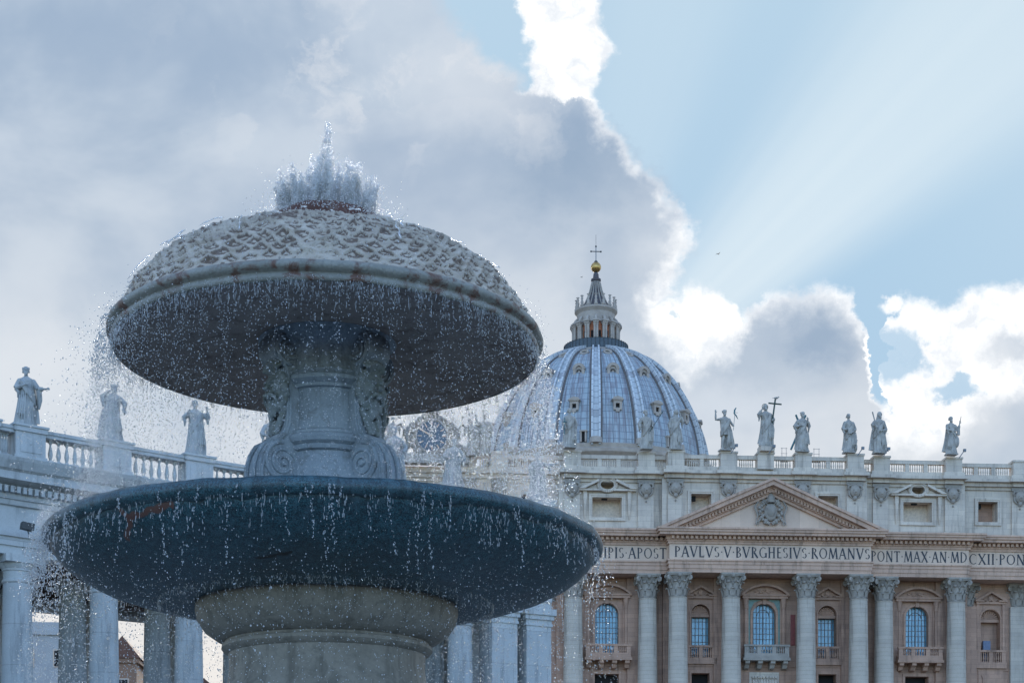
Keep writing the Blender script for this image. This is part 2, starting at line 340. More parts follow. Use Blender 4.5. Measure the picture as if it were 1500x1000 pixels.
M['pool'] = plain('churned_bounce_water', (.30, .38, .42), .15)  # churned water coloured paler, to throw sky light up onto the basin underside

# ------------------------------------------------------------------ mesh helpers
class MB:
    def __init__(s): s.v = []; s.f = []; s.mi = []; s.uv = []; s.cur = 0
    def face(s, idx, uv=None): s.f.append(tuple(idx)); s.mi.append(s.cur); s.uv.append(uv)
    def box(s, x0, x1, y0, y1, z0, z1):
        b = len(s.v); s.v += [(x0, y0, z0), (x1, y0, z0), (x1, y1, z0), (x0, y1, z0), (x0, y0, z1), (x1, y0, z1), (x1, y1, z1), (x0, y1, z1)]
        for q in ((0, 3, 2, 1), (4, 5, 6, 7), (0, 1, 5, 4), (1, 2, 6, 5), (2, 3, 7, 6), (3, 0, 4, 7)): s.face([b+i for i in q])
        return s
    def rings(s, rs, close=True, cap=True):
        """loft a list of rings (each a list of points, same count)"""
        b = len(s.v); n = len(rs[0])
        for r in rs: s.v += [tuple(p) for p in r]
        m = n if close else n-1
        for i in range(len(rs)-1):
            for j in range(m):
                a, c = b+i*n+j, b+i*n+(j+1) % n
                s.face((a, c, c+n, a+n))
        if cap and close:
            s.face([b+j for j in range(n)][::-1]); s.face([b+(len(rs)-1)*n+j for j in range(n)])
        return s
    def lathe(s, prof, n=48, c=(0, 0, 0), cap=False, uvk=None, a0=0, a1=2*PI, ax='z'):
        full = abs(a1-a0-2*PI) < 1e-6; b = len(s.v); m = n if full else n+1
        L = [0]
        for i in range(1, len(prof)): L.append(L[-1]+math.hypot(prof[i][0]-prof[i-1][0], prof[i][1]-prof[i-1][1]))
        for r, z in prof:
            for j in range(m):
                a = a0+(a1-a0)*j/n
                p = (r*math.cos(a), r*math.sin(a), z) if ax == 'z' else (r*math.cos(a), z, r*math.sin(a))
                s.v.append((c[0]+p[0], c[1]+p[1], c[2]+p[2]))
        for i in range(len(prof)-1):
            for j in range(n):
                q = (b+i*m+j, b+i*m+(j+1) % m, b+(i+1)*m+(j+1) % m, b+(i+1)*m+j)
                uv = None
                if uvk: u0, u1 = uvk*j/n, uvk*(j+1)/n; uv = ((u0, L[i]), (u1, L[i]), (u1, L[i+1]), (u0, L[i+1]))
                s.face(q, uv)
        if cap:
            s.face([b+j for j in range(m)][::-1]); s.face([b+(len(prof)-1)*m+j for j in range(m)])
        return s
    def ell(s, c, r, nu=14, nv=9, rot=None):
        c = Vector(c); rs = []
        for i in range(nv+1):
            t = PI*i/nv; rr = max(math.sin(t), .02)
            ring = []
            for j in range(nu):
                a = 2*PI*j/nu; p = Vector((r[0]*rr*math.cos(a), r[1]*rr*math.sin(a), -r[2]*math.cos(t)))
                if rot is not None: p = rot @ p
                ring.append(c+p)
            rs.append(ring)
        return s.rings(rs)
    def tube(s, pts, rad, n=8, flat=1.0, cap=True):
        pts = [Vector(p) for p in pts]; k = len(pts)
        if not hasattr(rad, '__len__'): rad = [rad]*k
        rs = []; up = None
        for i, p in enumerate(pts):
            d = (pts[min(i+1, k-1)]-pts[max(i-1, 0)])
            if d.length < 1e-9: d = Vector((0, 0, 1))
            d.normalize()
            if up is None: up = Vector((0, 0, 1)) if abs(d.z) < .9 else Vector((0, 1, 0))
            sd = d.cross(up)
            if sd.length < 1e-4: sd = d.cross(Vector((1, 0, 0)))
            sd.normalize(); up = sd.cross(d).normalized()
            rs.append([p+(sd*math.cos(2*PI*j/n)+up*math.sin(2*PI*j/n)*flat)*rad[i] for j in range(n)])
        return s.rings(rs, cap=cap)
    def prism(s, poly, y0, y1, plane='xz', f=None):
        """polygon in a plane, extruded along the third axis"""
        b = len(s.v); n = len(poly)
        for y in (y0, y1):
            for p in poly:
                q = (p[0], y, p[1]) if plane == 'xz' else ((y, p[0], p[1]) if plane == 'yz' else (p[0], p[1], y))
                s.v.append(f(q) if f else q)
        s.face([b+i for i in range(n)]); s.face([b+n+i for i in range(n)][::-1])
        for i in range(n): s.face((b+i, b+n+i, b+n+(i+1) % n, b+(i+1) % n))
        return s
    def add(s, o, f):
        b = len(s.v); s.v += [tuple(f(Vector(p))) for p in o.v]
        s.f += [tuple(b+i for i in q) for q in o.f]; s.mi += o.mi; s.uv += o.uv; return s
    def mesh(s, name, mats, smooth=False, angle=None):
        me = bpy.data.meshes.new(name); me.from_pydata(s.v, [], s.f)
        for m_ in (mats if isinstance(mats, (list, tuple)) else [mats]): me.materials.append(m_)
        if any(s.mi): me.polygons.foreach_set('material_index', s.mi)
        if any(u is not None for u in s.uv):
            ul = me.uv_layers.new(name='UVMap'); k = 0; dat = []
            for q, u in zip(s.f, s.uv):
                for i in range(len(q)): dat += list(u[i]) if u else [0, 0]
            ul.data.foreach_set('uv', dat)
        if smooth: me.polygons.foreach_set('use_smooth', [True]*len(me.polygons))
        me.update()
        if smooth and angle: me.set_sharp_from_angle(angle=R(angle))
        return me
    def build(s, name, mats, parent=None, smooth=False, angle=None, loc=None, rz=0):
        o = bpy.data.objects.new(name, s.mesh(name, mats, smooth, angle)); COL.objects.link(o)
        if parent is not None: o.parent = parent
        if loc is not None: o.location = loc
        if rz: o.rotation_euler = (0, 0, rz)
        return o
def inst(name, me, parent=None, loc=(0, 0, 0), rz=0, sc_=None):
    o = bpy.data.objects.new(name, me); COL.objects.link(o); o.parent = parent; o.location = loc; o.rotation_euler = (0, 0, rz)
    if sc_: o.scale = sc_
    return o
def tag(o, label=None, cat=None, group=None, kind=None):
    if label: o['label'] = label
    if cat: o['category'] = cat
    if group: o['group'] = group
    if kind: o['kind'] = kind
    return o
def empty(name, loc=(0, 0, 0), rz=0):
    o = bpy.data.objects.new(name, None); COL.objects.link(o); o.location = loc; o.rotation_euler = (0, 0, rz); return o

# ------------------------------------------------------------------ ground
g = MB(); g.box(-1500, 1500, -600, 2600, -.5, 0); tag(g.build('ground', M['paving']), kind='structure')

# ================================================================== FOUNTAIN
fo = empty('fountain', (FX, FY, FZ))
tag(fo, 'tall two tier stone fountain with crusted mushroom top and dark granite bowl', 'fountain')
# pedestal, from the ground to the granite bowl
ped = MB()
ped.lathe([(2.6, -.8), (2.6, .5), (2.35, .6), (2.35, .9), (2.0, 1.15), (1.82, 1.5), (1.78, 2.4), (1.80, 3.9), (1.84, 4.15), (1.80, 4.22), (1.73, 4.38), (1.70, 4.62), (1.71, 4.88), (1.79, 4.92), (1.83, 4.97), (1.82, 5.03), (1.765, 5.05), (1.775, 5.09), (1.93, 5.14), (2.12, 5.27), (2.24, 5.45), (2.28, 5.62), (2.27, 5.75), (2.1, 5.80), (.1, 5.82)], 128)
ped.build('pedestal', M['ped'], fo, True, 35, loc=(0, 0, -.1))
sc_m = MB(); sc_m.lathe([(1.762, 5.02), (1.80, 5.043), (1.768, 5.06)], 96)
# the granite bowl
def bump_lathe(prof, n, fn, uvk=None):
    b = MB(); rs = []
    for (r, z, k) in prof:
        ring = []
        for j in range(n):
            a = 2*PI*j/n; dr, dz = fn(a, r, z, k)
            ring.append(((r+dr)*math.cos(a), (r+dr)*math.sin(a), z+dz))
        rs.append(ring)
    b.rings(rs, cap=False); return b
def bowl_fn(a, r, z, k):
    q = Vector((math.cos(a)*r, math.sin(a)*r, z))
    if k == 0: return 0, 0
    d = mnoise.noise(q*1.3)*.02+mnoise.noise(q*4)*.008
    if k == 2: d += max(0, mnoise.noise(q*2.2+Vector((9, 3, 1)))-.15)*-.10
    return d, d
bp_ = [(2.2, 5.76, 0), (2.4, 5.72, 1), (2.8, 5.74, 1), (3.2, 5.80, 1), (3.6, 5.90, 1), (3.95, 6.02, 1), (4.25, 6.17, 1), (4.45, 6.31, 1), (4.58, 6.44, 1), (4.66, 6.56, 2), (4.67, 6.60, 2), (4.73, 6.61, 2), (4.79, 6.66, 2), (4.81, 6.73, 1), (4.79, 6.80, 1), (4.73, 6.86, 1), (4.66, 6.88, 1), (4.58, 6.86, 1), (4.5, 6.78, 1), (4.2, 6.5, 0), (2.5, 6.3, 0), (.3, 6.3, 0)]
bump_lathe(bp_, 256, bowl_fn).build('lower_bowl', M['granite'], fo, True, 50, loc=(0, 0, -.1))
wp = MB(); wp.lathe([(.6, 6.805), (4.55, 6.80)], 96); wp.build('bowl_water', M['pool'], fo, loc=(0, 0, -.1))
# stem: central drum with mouldings
dr = MB()
dr.lathe([(1.0, 6.4), (.96, 7.4), (.90, 7.8), (.85, 8.1), (.80, 8.18), (.87, 8.20), (.89, 8.24), (.86, 8.28), (.94, 8.32), (.97, 8.38), (.94, 8.44), (.87, 8.48), (.87, 8.52), (.80, 8.56), (.78, 8.7), (.78, 9.15), (.80, 9.24), (.86, 9.26), (.86, 9.31), (.89, 9.33), (.95, 9.38), (.95, 9.44), (.90, 9.48), (.93, 9.51), (.91, 9.55), (.84, 9.56), (.84, 9.75), (.90, 9.95), (1.05, 10.12), (1.2, 10.22)], 96)
dr.build('stem_drum', M['marble'], fo, True, 30)
# four scrolled brackets with bearded masks
def spiral(cx, cz, r0, turns, a0, sgn, n=46):
    return [(cx+r0*(1-.82*i/n)*math.cos(a0+sgn*turns*2*PI*i/n), cz+r0*(1-.82*i/n)*math.sin(a0+sgn*turns*2*PI*i/n)) for i in range(n+1)]
outer = [(.45, 10.2), (.80, 10.26)]+[(.93+.31*math.cos(a), 9.93+.31*math.sin(a)) for a in [R(95-12*i) for i in range(13)]]+[(1.02, 9.58), (.985, 9.4), (.97, 9.1), (.965, 8.8), (.98, 8.62), (1.03, 8.47), (1.13, 8.42), (1.15, 8.34), (1.22, 8.31), (1.34, 8.22), (1.45, 8.05), (1.51, 7.85), (1.53, 7.4), (1.55, 6.4), (.45, 6.4)]
HT = .26
def bracket_mb():
    b = MB(); b.prism(outer, -HT, HT)
    # raised band along the front edge and the volutes on both cheeks
    for sg in (-1, 1):
        y = sg*(HT+.004)
        for (cx, cz, r0, a0, s2, tn) in ((.93, 9.90, .26, PI*1.45, 1, 2.3), (1.05, 7.94, .36, PI*.5, -1, 2.3)):
            pts = [(p[0], y, p[1]) for p in spiral(cx, cz, r0, tn, a0, s2)]
            b.tube(pts, [.046-.020*i/len(pts) for i in range(len(pts))], 6)
            b.lathe([(.001, y+sg*.05), (.05, y+sg*.045), (.07, y-.0*sg)], 12, (cx, 0, cz), ax='y')
        edge = [(1.12, y, 10.08), (1.18, y, 9.95), (1.15, y, 9.80), (1.04, y, 9.66), (.96, y, 9.5), (.92, y, 9.3), (.90, y, 9.05), (.90, y, 8.8), (.92, y, 8.62), (.98, y, 8.45), (1.1, y, 8.34), (1.28, y, 8.22), (1.39, y, 8.05), (1.45, y, 7.8), (1.46, y, 7.4), (1.46, y, 6.6)]
        b.tube(edge, .028, 6)
    for yy in (-.12, .12):   # grooves' ridges over the bottom scroll
        b.tube([(1.16, yy, 8.33), (1.36, yy, 8.22), (1.47, yy, 8.05), (1.53, yy, 7.85), (1.55, yy, 7.4), (1.57, yy, 6.6)], .045, 8)
    return b
def mask_mb():
    b = MB(); rnd = random.Random(3)
    def e(y, z, x, r, ry=None, rz=None): b.ell((x, y, z), (r, ry or r, rz or r), 12, 8)
    e(0, 9.25, 1.15, .17, .22, .30)          # face
    e(0, 9.34, 1.24, .10, .17, .06)          # brow
    for s in (-1, 1):
        e(s*.075, 9.33, 1.33, .045, .06, .03); e(s*.075, 9.27, 1.30, .03, .035, .025)   # brow ridge, eyeball
        e(s*.10, 9.19, 1.28, .055, .05, .05)                                          # cheek
        e(s*.215, 9.25, 1.13, .05, .03, .08)                                          # ear
        b.tube([(1.33, s*.015, 9.13), (1.36, s*.07, 9.12), (1.31, s*.14, 9.06), (1.27, s*.17, 8.98)], [.035, .04, .032, .02], 8)   # moustache
    b.tube([(1.31, 0, 9.34), (1.37, 0, 9.25), (1.40, 0, 9.19)], [.025, .032, .045], 8)    # nose
    e(0, 9.065, 1.32, .04, .055, .022)
    for i in range(40):                      # curls of hair, beard and a scalloped crest
        t = i/40; a = t*2*PI
        yy = .24*math.sin(a)+rnd.uniform(-.02, .02); zz_ = 9.22+.34*math.cos(a)
        b.ell((1.13+rnd.uniform(0, .07), yy, zz_), (.07, .06+rnd.uniform(0, .02), .065), 9, 6)
    for i in range(26):
        zz_ = rnd.uniform(8.72, 9.03); wd = .19*(1-(9.03-zz_)/.6)
        yy = rnd.uniform(-wd, wd); x = 1.22-abs(yy)*.4-(9.03-zz_)*.15
        b.tube([(x, yy, zz_+.06), (x+.09, yy*1.05, zz_), (x+.06, yy*1.2+.03*math.sin(i*2.1), zz_-.08)], [.03, .038, .016], 7)
    for i in range(7):
        a = (i-3)/3*1.15
        b.tube([(1.18, .06*math.sin(a), 9.52), (1.30, .20*math.sin(a), 9.52+.16*math.cos(a)), (1.24, .27*math.sin(a), 9.52+.22*math.cos(a))], [.04, .05, .03], 8)
    for s in (-1, 1):                        # garland falling to the ledge
        for k in range(6): b.ell((1.13+.02*k, s*(.16-.02*k), 8.86-.075*k), (.07, .06, .055), 9, 6)
    b.ell((1.17, 0, 8.6), (.09, .10, .12), 10, 7)
    b.v = [(x-.15, y*1.12, z_) for x, y, z_ in b.v]
    return b
br_me = bracket_mb().mesh('scroll_bracket', M['marble']); mk_me = mask_mb().mesh('mask', M['mask'], True)
for k in range(4):
    o = inst('scroll_bracket', br_me, fo, (0, 0, 0), R(-90-4.0)+R((-52, 52, 128, -128)[k]))
    bv = o.modifiers.new('bevel', 'BEVEL'); bv.width = .025; bv.segments = 2; bv.limit_method = 'ANGLE'; bv.angle_limit = R(50)
    q = inst('mask', mk_me, o); rm = q.modifiers.new('remesh', 'REMESH'); rm.mode = 'VOXEL'; rm.voxel_size = .014; rm.use_smooth_shade = True
# upper basin: flat underside, rolled rim, crusted mushroom dome
def und_fn(a, r, z, k):
    q = Vector((math.cos(a)*r, math.sin(a)*r, z)); d = mnoise.noise(q*1.7)*.012; return 0, d*k
up_ = [(1.0, 10.24, 1), (1.6, 10.20, 1), (2.2, 10.17, 1), (2.8, 10.13, 1), (3.2, 10.09, 1), (3.5, 10.04, 1), (3.66, 10.0, 0)]
bump_lathe(up_, 200, und_fn).build('basin_underside', M['under'], fo, True)
def rim_fn(a, r, z, k):
    q = Vector((math.cos(a)*r, math.sin(a)*r, z)); d = mnoise.noise(q*2.3)*.012+mnoise.noise(q*7)*.006
    return d*k, d*k
rim = [(3.63, 10.02, 0), (3.64, 9.99, 1), (3.68, 10.0, 1), (3.695, 10.05, 1), (3.69, 10.095, 1), (3.655, 10.11, 1), (3.68, 10.135, 1), (3.735, 10.16, 1), (3.765, 10.21, 1), (3.755, 10.27, 1), (3.70, 10.31, 1), (3.62, 10.32, 1), (3.56, 10.33, 0), (3.5, 10.38, 0)]
bump_lathe(rim, 256, rim_fn).build('basin_rim', M['rim'], fo, True)
# the dome of fish scales under thick limescale
def dome_pt(u):     # u 0 at the rim, 1 at the collar
    pts = [(3.60, 10.30), (3.44, 10.62), (3.22, 10.95), (2.98, 11.20), (2.66, 11.40), (2.28, 11.54), (1.86, 11.65), (1.42, 11.74), (.95, 11.80), (.55, 11.82)]
    x = u*(len(pts)-1); i = min(int(x), len(pts)-2); t = x-i
    return pts[i][0]*(1-t)+pts[i+1][0]*t, pts[i][1]*(1-t)+pts[i+1][1]*t
sd = MB(); NA, NU = 760, 190; rs = []; STN = []
for i in range(NU+1):
    u = i/NU; r, z = dome_pt(u); r2, z2 = dome_pt(min(u+.01, 1)); tx, tz = r2-r, z2-z; L = math.hypot(tx, tz) or 1; nx, nz = tz/L, -tx/L
    if nz < 0: nx, nz = -nx, -nz
    s_arc = u*4.35; ring = []; cnt = 68 if u < .25 else (58 if u < .5 else (44 if u < .72 else 28))
    for j in range(NA):
        a = 2*PI*j/NA
        q = Vector((math.cos(a)*r, math.sin(a)*r, z))
        wx_, wy_, wz_ = mnoise.noise_vector(q*1.8); w2 = mnoise.noise_vector(q*4.5)
        row = (s_arc+wx_*.07+w2.x*.045)/.20; ri = math.floor(row); rf = row-ri
        cf = (a/(2*PI)*cnt+wy_*.35+w2.y*.18+(.5 if ri % 2 else 0)) % 1.0
        e = rf-.62*abs(2*cf-1)**1.8            # rounded, overlapping scales; each lower edge stands proud
        if e < 0: e += 1.0
        amp = .75+.55*mnoise.noise(q*2.7+Vector((5, 0, 0)))
        relief = (1-e)**1.4
        lipn = max(0, 1-e/.10)
        fine = mnoise.fractal(q*9, 1.0, 2.0, 3)
        d = .088*amp*relief+.030*fine+.03*mnoise.noise(q*3.3)
        fade = min(1, u*14)*min(1, (1-u)*10); d *= fade
        ring.append(((r+nx*d)*math.cos(a), (r+nx*d)*math.sin(a), z+nz*d))
        under = max(0, (e-.62)/.38)*(.5+.9*(mnoise.noise(q*2.1)+.35))      # browner under the lips of the scales
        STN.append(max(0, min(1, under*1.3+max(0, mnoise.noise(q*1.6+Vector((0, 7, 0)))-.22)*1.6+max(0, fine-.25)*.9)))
    rs.append(ring)
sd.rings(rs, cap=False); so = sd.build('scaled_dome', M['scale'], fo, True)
at_ = so.data.attributes.new('lip_brown', 'FLOAT', 'POINT'); at_.data.foreach_set('value', STN)
cl = MB(); rs = []
for r, z in [(.98, 11.7), (.98, 12.15), (.96, 12.30), (.90, 12.37), (.78, 12.40), (.3, 12.38)]:
    rs.append([((r+.03*mnoise.noise(Vector((math.cos(a)*3, math.sin(a)*3, z*4))))*math.cos(a), (r+.03*mnoise.noise(Vector((math.cos(a)*3, math.sin(a)*3, z*4+5))))*math.sin(a), z+.03*mnoise.noise(Vector((math.cos(a)*4, math.sin(a)*4, z*5)))) for a in [2*PI*j/120 for j in range(120)]])
cl.rings(rs, cap=False); cl.build('jet_collar', M['iron'], fo, True)
# big ground basin round the fountain (below the picture)
gb = MB(); gb.lathe([(8.2, -.9), (8.2, .25), (7.9, .3), (7.9, .75), (8.05, .85), (8.05, .95), (7.5, .95), (7.5, .2)], 96); gb.build('ground_basin', M['ped'], fo, True, 30)
gw = MB(); gw.lathe([(2.5, .7), (7.6, .7)], 64); gw.build('basin_water', M['pool'], fo)

# ------------------------------------------------------------------ water
ICO_V, ICO_F = None, None
def ico():
    t = (1+5**.5)/2
    v = np.array([(-1, t, 0), (1, t, 0), (-1, -t, 0), (1, -t, 0), (0, -1, t), (0, 1, t), (0, -1, -t), (0, 1, -t), (t, 0, -1), (t, 0, 1), (-t, 0, -1), (-t, 0, 1)], float)
    v /= np.linalg.norm(v[0])
    f = np.array([(0, 11, 5), (0, 5, 1), (0, 1, 7), (0, 7, 10), (0, 10, 11), (1, 5, 9), (5, 11, 4), (11, 10, 2), (10, 7, 6), (7, 1, 8), (3, 9, 4), (3, 4, 2), (3, 2, 6), (3, 6, 8), (3, 8, 9), (4, 9, 5), (2, 4, 11), (6, 2, 10), (8, 6, 7), (9, 8, 1)])
    return v, f
IV, IF = ico()
def drops(name, P_, Rr, Lz, D, material):
    """P_ centres, Rr radii, Lz stretch along the flight direction D"""
    n = len(P_); v = np.repeat(IV[None], n, 0)*Rr[:, None, None]
    D = D/np.linalg.norm(D, axis=1)[:, None]
    al = np.einsum('nij,nj->ni', v, D); v = v+al[:, :, None]*D[:, None, :]*(Lz-1)[:, None, None]
    v = (v+P_[:, None, :]).reshape(-1, 3); f = (IF[None]+12*np.arange(n)[:, None, None]).reshape(-1, 3)
    me = bpy.data.meshes.new(name); me.vertices.add(len(v)); me.vertices.foreach_set('co', v.ravel())
    me.loops.add(f.size); me.loops.foreach_set('vertex_index', f.ravel().astype(np.int32))
    me.polygons.add(len(f)); me.polygons.foreach_set('loop_start', np.arange(0, f.size, 3, dtype=np.int32))
    me.polygons.foreach_set('use_smooth', np.ones(len(f), bool)); me.materials.append(material); me.update(calc_edges=True)
    o = bpy.data.objects.new(name, me); COL.objects.link(o); o.location = (0, 0, FZ); return o
def fall(n, r0, z0, zmin, vout, spread, clump, wind, dens=None, ysz=(.0035, .0078), streams=0, zpow=1.0):
    """drops let go at a rim of radius r0, height z0: positions along their parabola"""
    a = RS.uniform(0, 2*PI, n*3)
    if dens is not None:
        a = a[RS.uniform(0, 1, len(a)) < dens(a)][:n]
    a = a[:n]; n = len(a)
    if clump: a = a+clump*np.sin(a*57)*.03+clump*np.sin(a*131+1)*.012
    drop = (z0-zmin)*RS.uniform(0, 1, n)**zpow
    t = np.sqrt(2*drop/9.81)
    vo = vout*(1+spread*RS.randn(n)); tang = .25*spread*RS.randn(n)
    x = (r0+vo*t)*np.cos(a)-tang*t*np.sin(a)+wind[0]*t*t; y = (r0+vo*t)*np.sin(a)+tang*t*np.cos(a)+wind[1]*t*t
    z = z0-drop+RS.randn(n)*.02
    D = np.stack([vo*np.cos(a)+wind[0]*t, vo*np.sin(a)+wind[1]*t, -9.81*t-.4], 1)
    rr = RS.uniform(ysz[0], ysz[1], n)*(1+.6*(RS.uniform(0, 1, n) > .93))
    L = 1+RS.uniform(0, .6, n); D[:, :2] *= .5
    return np.stack([x+FX, y+FY, z], 1), rr, L, D
def threads(n, r0, z0, lmin, lmax, vout, wind, per=16, rad=(.004, .009), dens=None, wig=.0, st=(1.1, 2.5)):
    out = []
    for i in range(n):
        a = RS.uniform(0, 2*PI)
        if dens is not None and RS.uniform() > dens(np.array([a]))[0]: continue
        L = RS.uniform(lmin, lmax); k = max(4, int(per*L/lmax)); h = np.sort(RS.uniform(0, 1, k))**1.2*L
        t = np.sqrt(2*h/9.81); vo = vout*RS.uniform(.5, 1.6)
        sx = wig*RS.randn(); ph_ = RS.uniform(0, 6)
        side = (sx*t+wig*.35*np.sin(t*16+ph_)*t)
        x = (r0+vo*t)*math.cos(a)+wind[0]*t*t-side*math.sin(a)+RS.randn(k)*.010; y = (r0+vo*t)*math.sin(a)+wind[1]*t*t+side*math.cos(a)+RS.randn(k)*.010
        out.append((np.stack([x+FX, y+FY, z0-h], 1), RS.uniform(rad[0], rad[1], k), RS.uniform(st[0], st[1], k), np.stack([np.full(k, vo*math.cos(a)), np.full(k, vo*math.sin(a)), -9.81*t-1.5], 1)))
    return tuple(np.concatenate([o[i] for o in out]) for i in range(4))
def cat(*s): return tuple(np.concatenate([q[i] for q in s]) for i in range(4))
LEFT = PI
dU = lambda a: .42+.45*np.clip(np.cos(a-LEFT-.2), 0, 1)**2+.55*np.clip(np.cos(a-.75), 0, 1)**4
s1 = fall(34000, 3.74, 10.1, 6.85, .35, .55, 1, (-.25, -.1), dU, zpow=.8)
s2 = threads(360, 3.70, 10.02, .1, .9, .12, (-.1, 0), rad=(.003, .008))
s7 = threads(900, 3.67, 10.0, .06, .45, .05, (0, 0), per=7, rad=(.0025, .005), st=(4, 12))
s3 = fall(2600, 3.8, 10.2, 7.0, .8, .9, 0, (-.5, -.1), lambda a: np.clip(np.cos(a-LEFT), 0, 1)**5, (.005, .011), zpow=1.1)
s6 = fall(9000, 3.76, 10.0, 6.9, .45, .6, 1, (.1, .1), lambda a: np.clip(np.cos(a-.75), 0, 1)**4, (.008, .016))
s5 = fall(2400, 3.8, 10.25, 9.5, .35, .5, 1, (-.2, 0), lambda a: np.clip(np.cos(a-LEFT), 0, 1)**16, (.006, .014))
tag(drops('upper_water_curtain', *cat(s1, s2, s3, s5, s6, s7), M['drop']), 'curtain of falling drops around the upper basin of the fountain', 'falling water', kind='stuff')
dL = lambda a: .34+.5*np.clip(np.cos(a-.9), 0, 1)**4+.6*np.clip(np.cos(a-LEFT-.1), 0, 1)**3-.22*np.clip(np.cos(a+.1), 0, 1)**6
l1 = fall(17000, 4.80, 6.6, .8, .30, .5, 1.4, (-.1, 0), dL, (.004, .010), zpow=.6)
l2 = threads(260, 4.80, 6.62, .25, 1.3, .22, (-.25, 0), per=44, rad=(.004, .011), dens=dL, wig=.32)
l8 = threads(520, 4.72, 6.56, .08, .7, .12, (-.2, 0), per=9, rad=(.003, .006), wig=.2, st=(3, 10))
l9 = threads(700, 2.9, 5.70, .05, .35, .0, (0, 0), per=5, rad=(.002, .004), st=(4, 10))
l6 = fall(5000, 4.75, 6.2, .8, .2, .6, 1, (0, 0), lambda a: np.clip(np.cos(a-1.05), 0, 1)**5, (.008, .015), zpow=.6)
l7 = fall(4500, 4.75, 6.3, .8, .3, .6, 1, (-.1, 0), lambda a: np.clip(np.cos(a-LEFT+.25), 0, 1)**5, (.008, .015), zpow=.6)
l3 = fall(4000, 4.8, 6.85, 5.6, .45, .5, 1, (-.1, 0), lambda a: np.clip(np.cos(a-LEFT), 0, 1)**14, (.006, .015))
l5 = fall(360, 4.8, 6.8, 6.0, .45, .5, 2, (-.1, 0), lambda a: np.clip(np.cos(a-.15), 0, 1)**20, (.006, .012))
# drops clinging to the granite and dripping from under the bowl
n = 9000; aa = RS.uniform(0, 2*PI, n); rr_ = RS.uniform(2.35, 4.4, n)
zb = np.interp(rr_, [2.3, 2.8, 3.2, 3.6, 3.95, 4.25, 4.45], [5.7, 5.74, 5.80, 5.9, 6.02, 6.17, 6.31])-RS.uniform(0, 1, n)**2.2*1.9-.02
l4 = (np.stack([FX+rr_*np.cos(aa), FY+rr_*np.sin(aa), zb], 1), RS.uniform(.0035, .008, n), 1+RS.uniform(0, 1.5, n), np.stack([RS.randn(n)*.1, RS.randn(n)*.1, -np.ones(n)], 1))
tag(drops('lower_water_curtain', *cat(l1, l2, l3, l4, l5, l6, l7, l8, l9), M['drop']), 'curtain of falling drops below the dark granite bowl', 'falling water', kind='stuff')
# splash thrown up where water meets both rims, and round the jets
n = 2600; aa = RS.uniform(0, 2*PI, n); rr_ = RS.uniform(.75, 1.5, n); zz_ = 12.20+RS.exponential(.14, n)-np.clip(rr_-1.0, 0, 1)*.3
k1 = (np.stack([FX+rr_*np.cos(aa), FY+rr_*np.sin(aa), zz_], 1), RS.uniform(.004, .011, n), 1+RS.uniform(0, 1, n), RS.randn(n, 3))
n = 1500; aa = RS.uniform(0, 2*PI, n); rr_ = 3.7+RS.randn(n)*.12
k2 = (np.stack([FX+rr_*np.cos(aa), FY+rr_*np.sin(aa), 10.33+RS.exponential(.07, n)], 1), RS.uniform(.004, .009, n), np.ones(n), RS.randn(n, 3))
n = 2200; aa = LEFT+RS.randn(n)*.35; rr_ = 4.7+RS.randn(n)*.12
k3 = (np.stack([FX+rr_*np.cos(aa), FY+rr_*np.sin(aa), 6.88+RS.exponential(.09, n)], 1), RS.uniform(.004, .009, n), np.ones(n), RS.randn(n, 3))
n = 1300; uu = RS.uniform(.02, .95, n); aa = RS.uniform(0, 2*PI, n); dp = np.array([dome_pt(u) for u in uu])
k4 = (np.stack([FX+(dp[:, 0]+.05)*np.cos(aa), FY+(dp[:, 0]+.05)*np.sin(aa), dp[:, 1]+.07], 1), RS.uniform(.004, .012, n), 1+RS.uniform(0, 3, n), np.stack([np.cos(aa), np.sin(aa), -np.ones(n)], 1))
tag(drops('water_splash', *cat(k1, k2, k3, k4), M['drop']), 'fine splash of drops over the crusted dome and rims of the fountain', 'splash', kind='stuff')
# rivulets of white water over the crust
rv = MB(); rnd = random.Random(5)
for i in range(95):
    a = rnd.uniform(0, 2*PI); u = rnd.uniform(.3, .98); du = rnd.uniform(.06, .22); pts = []; rd = []
    k = 9
    for q in range(k):
        uu = max(.02, u-du*q/k); r, z = dome_pt(uu); a += rnd.uniform(-.012, .012)
        pts.append((FX+(r+.10)*math.cos(a), FY+(r+.10)*math.sin(a), FZ+z+.10)); rd.append(rnd.uniform(.006, .016))
    rd[0] = rd[-1] = .003
    rv.tube(pts, rd, 6)
tag(rv.build('dome_rivulets', M['drop'], smooth=True), 'thin rivulets of water running down the crusted dome of the fountain', 'running water', kind='stuff')
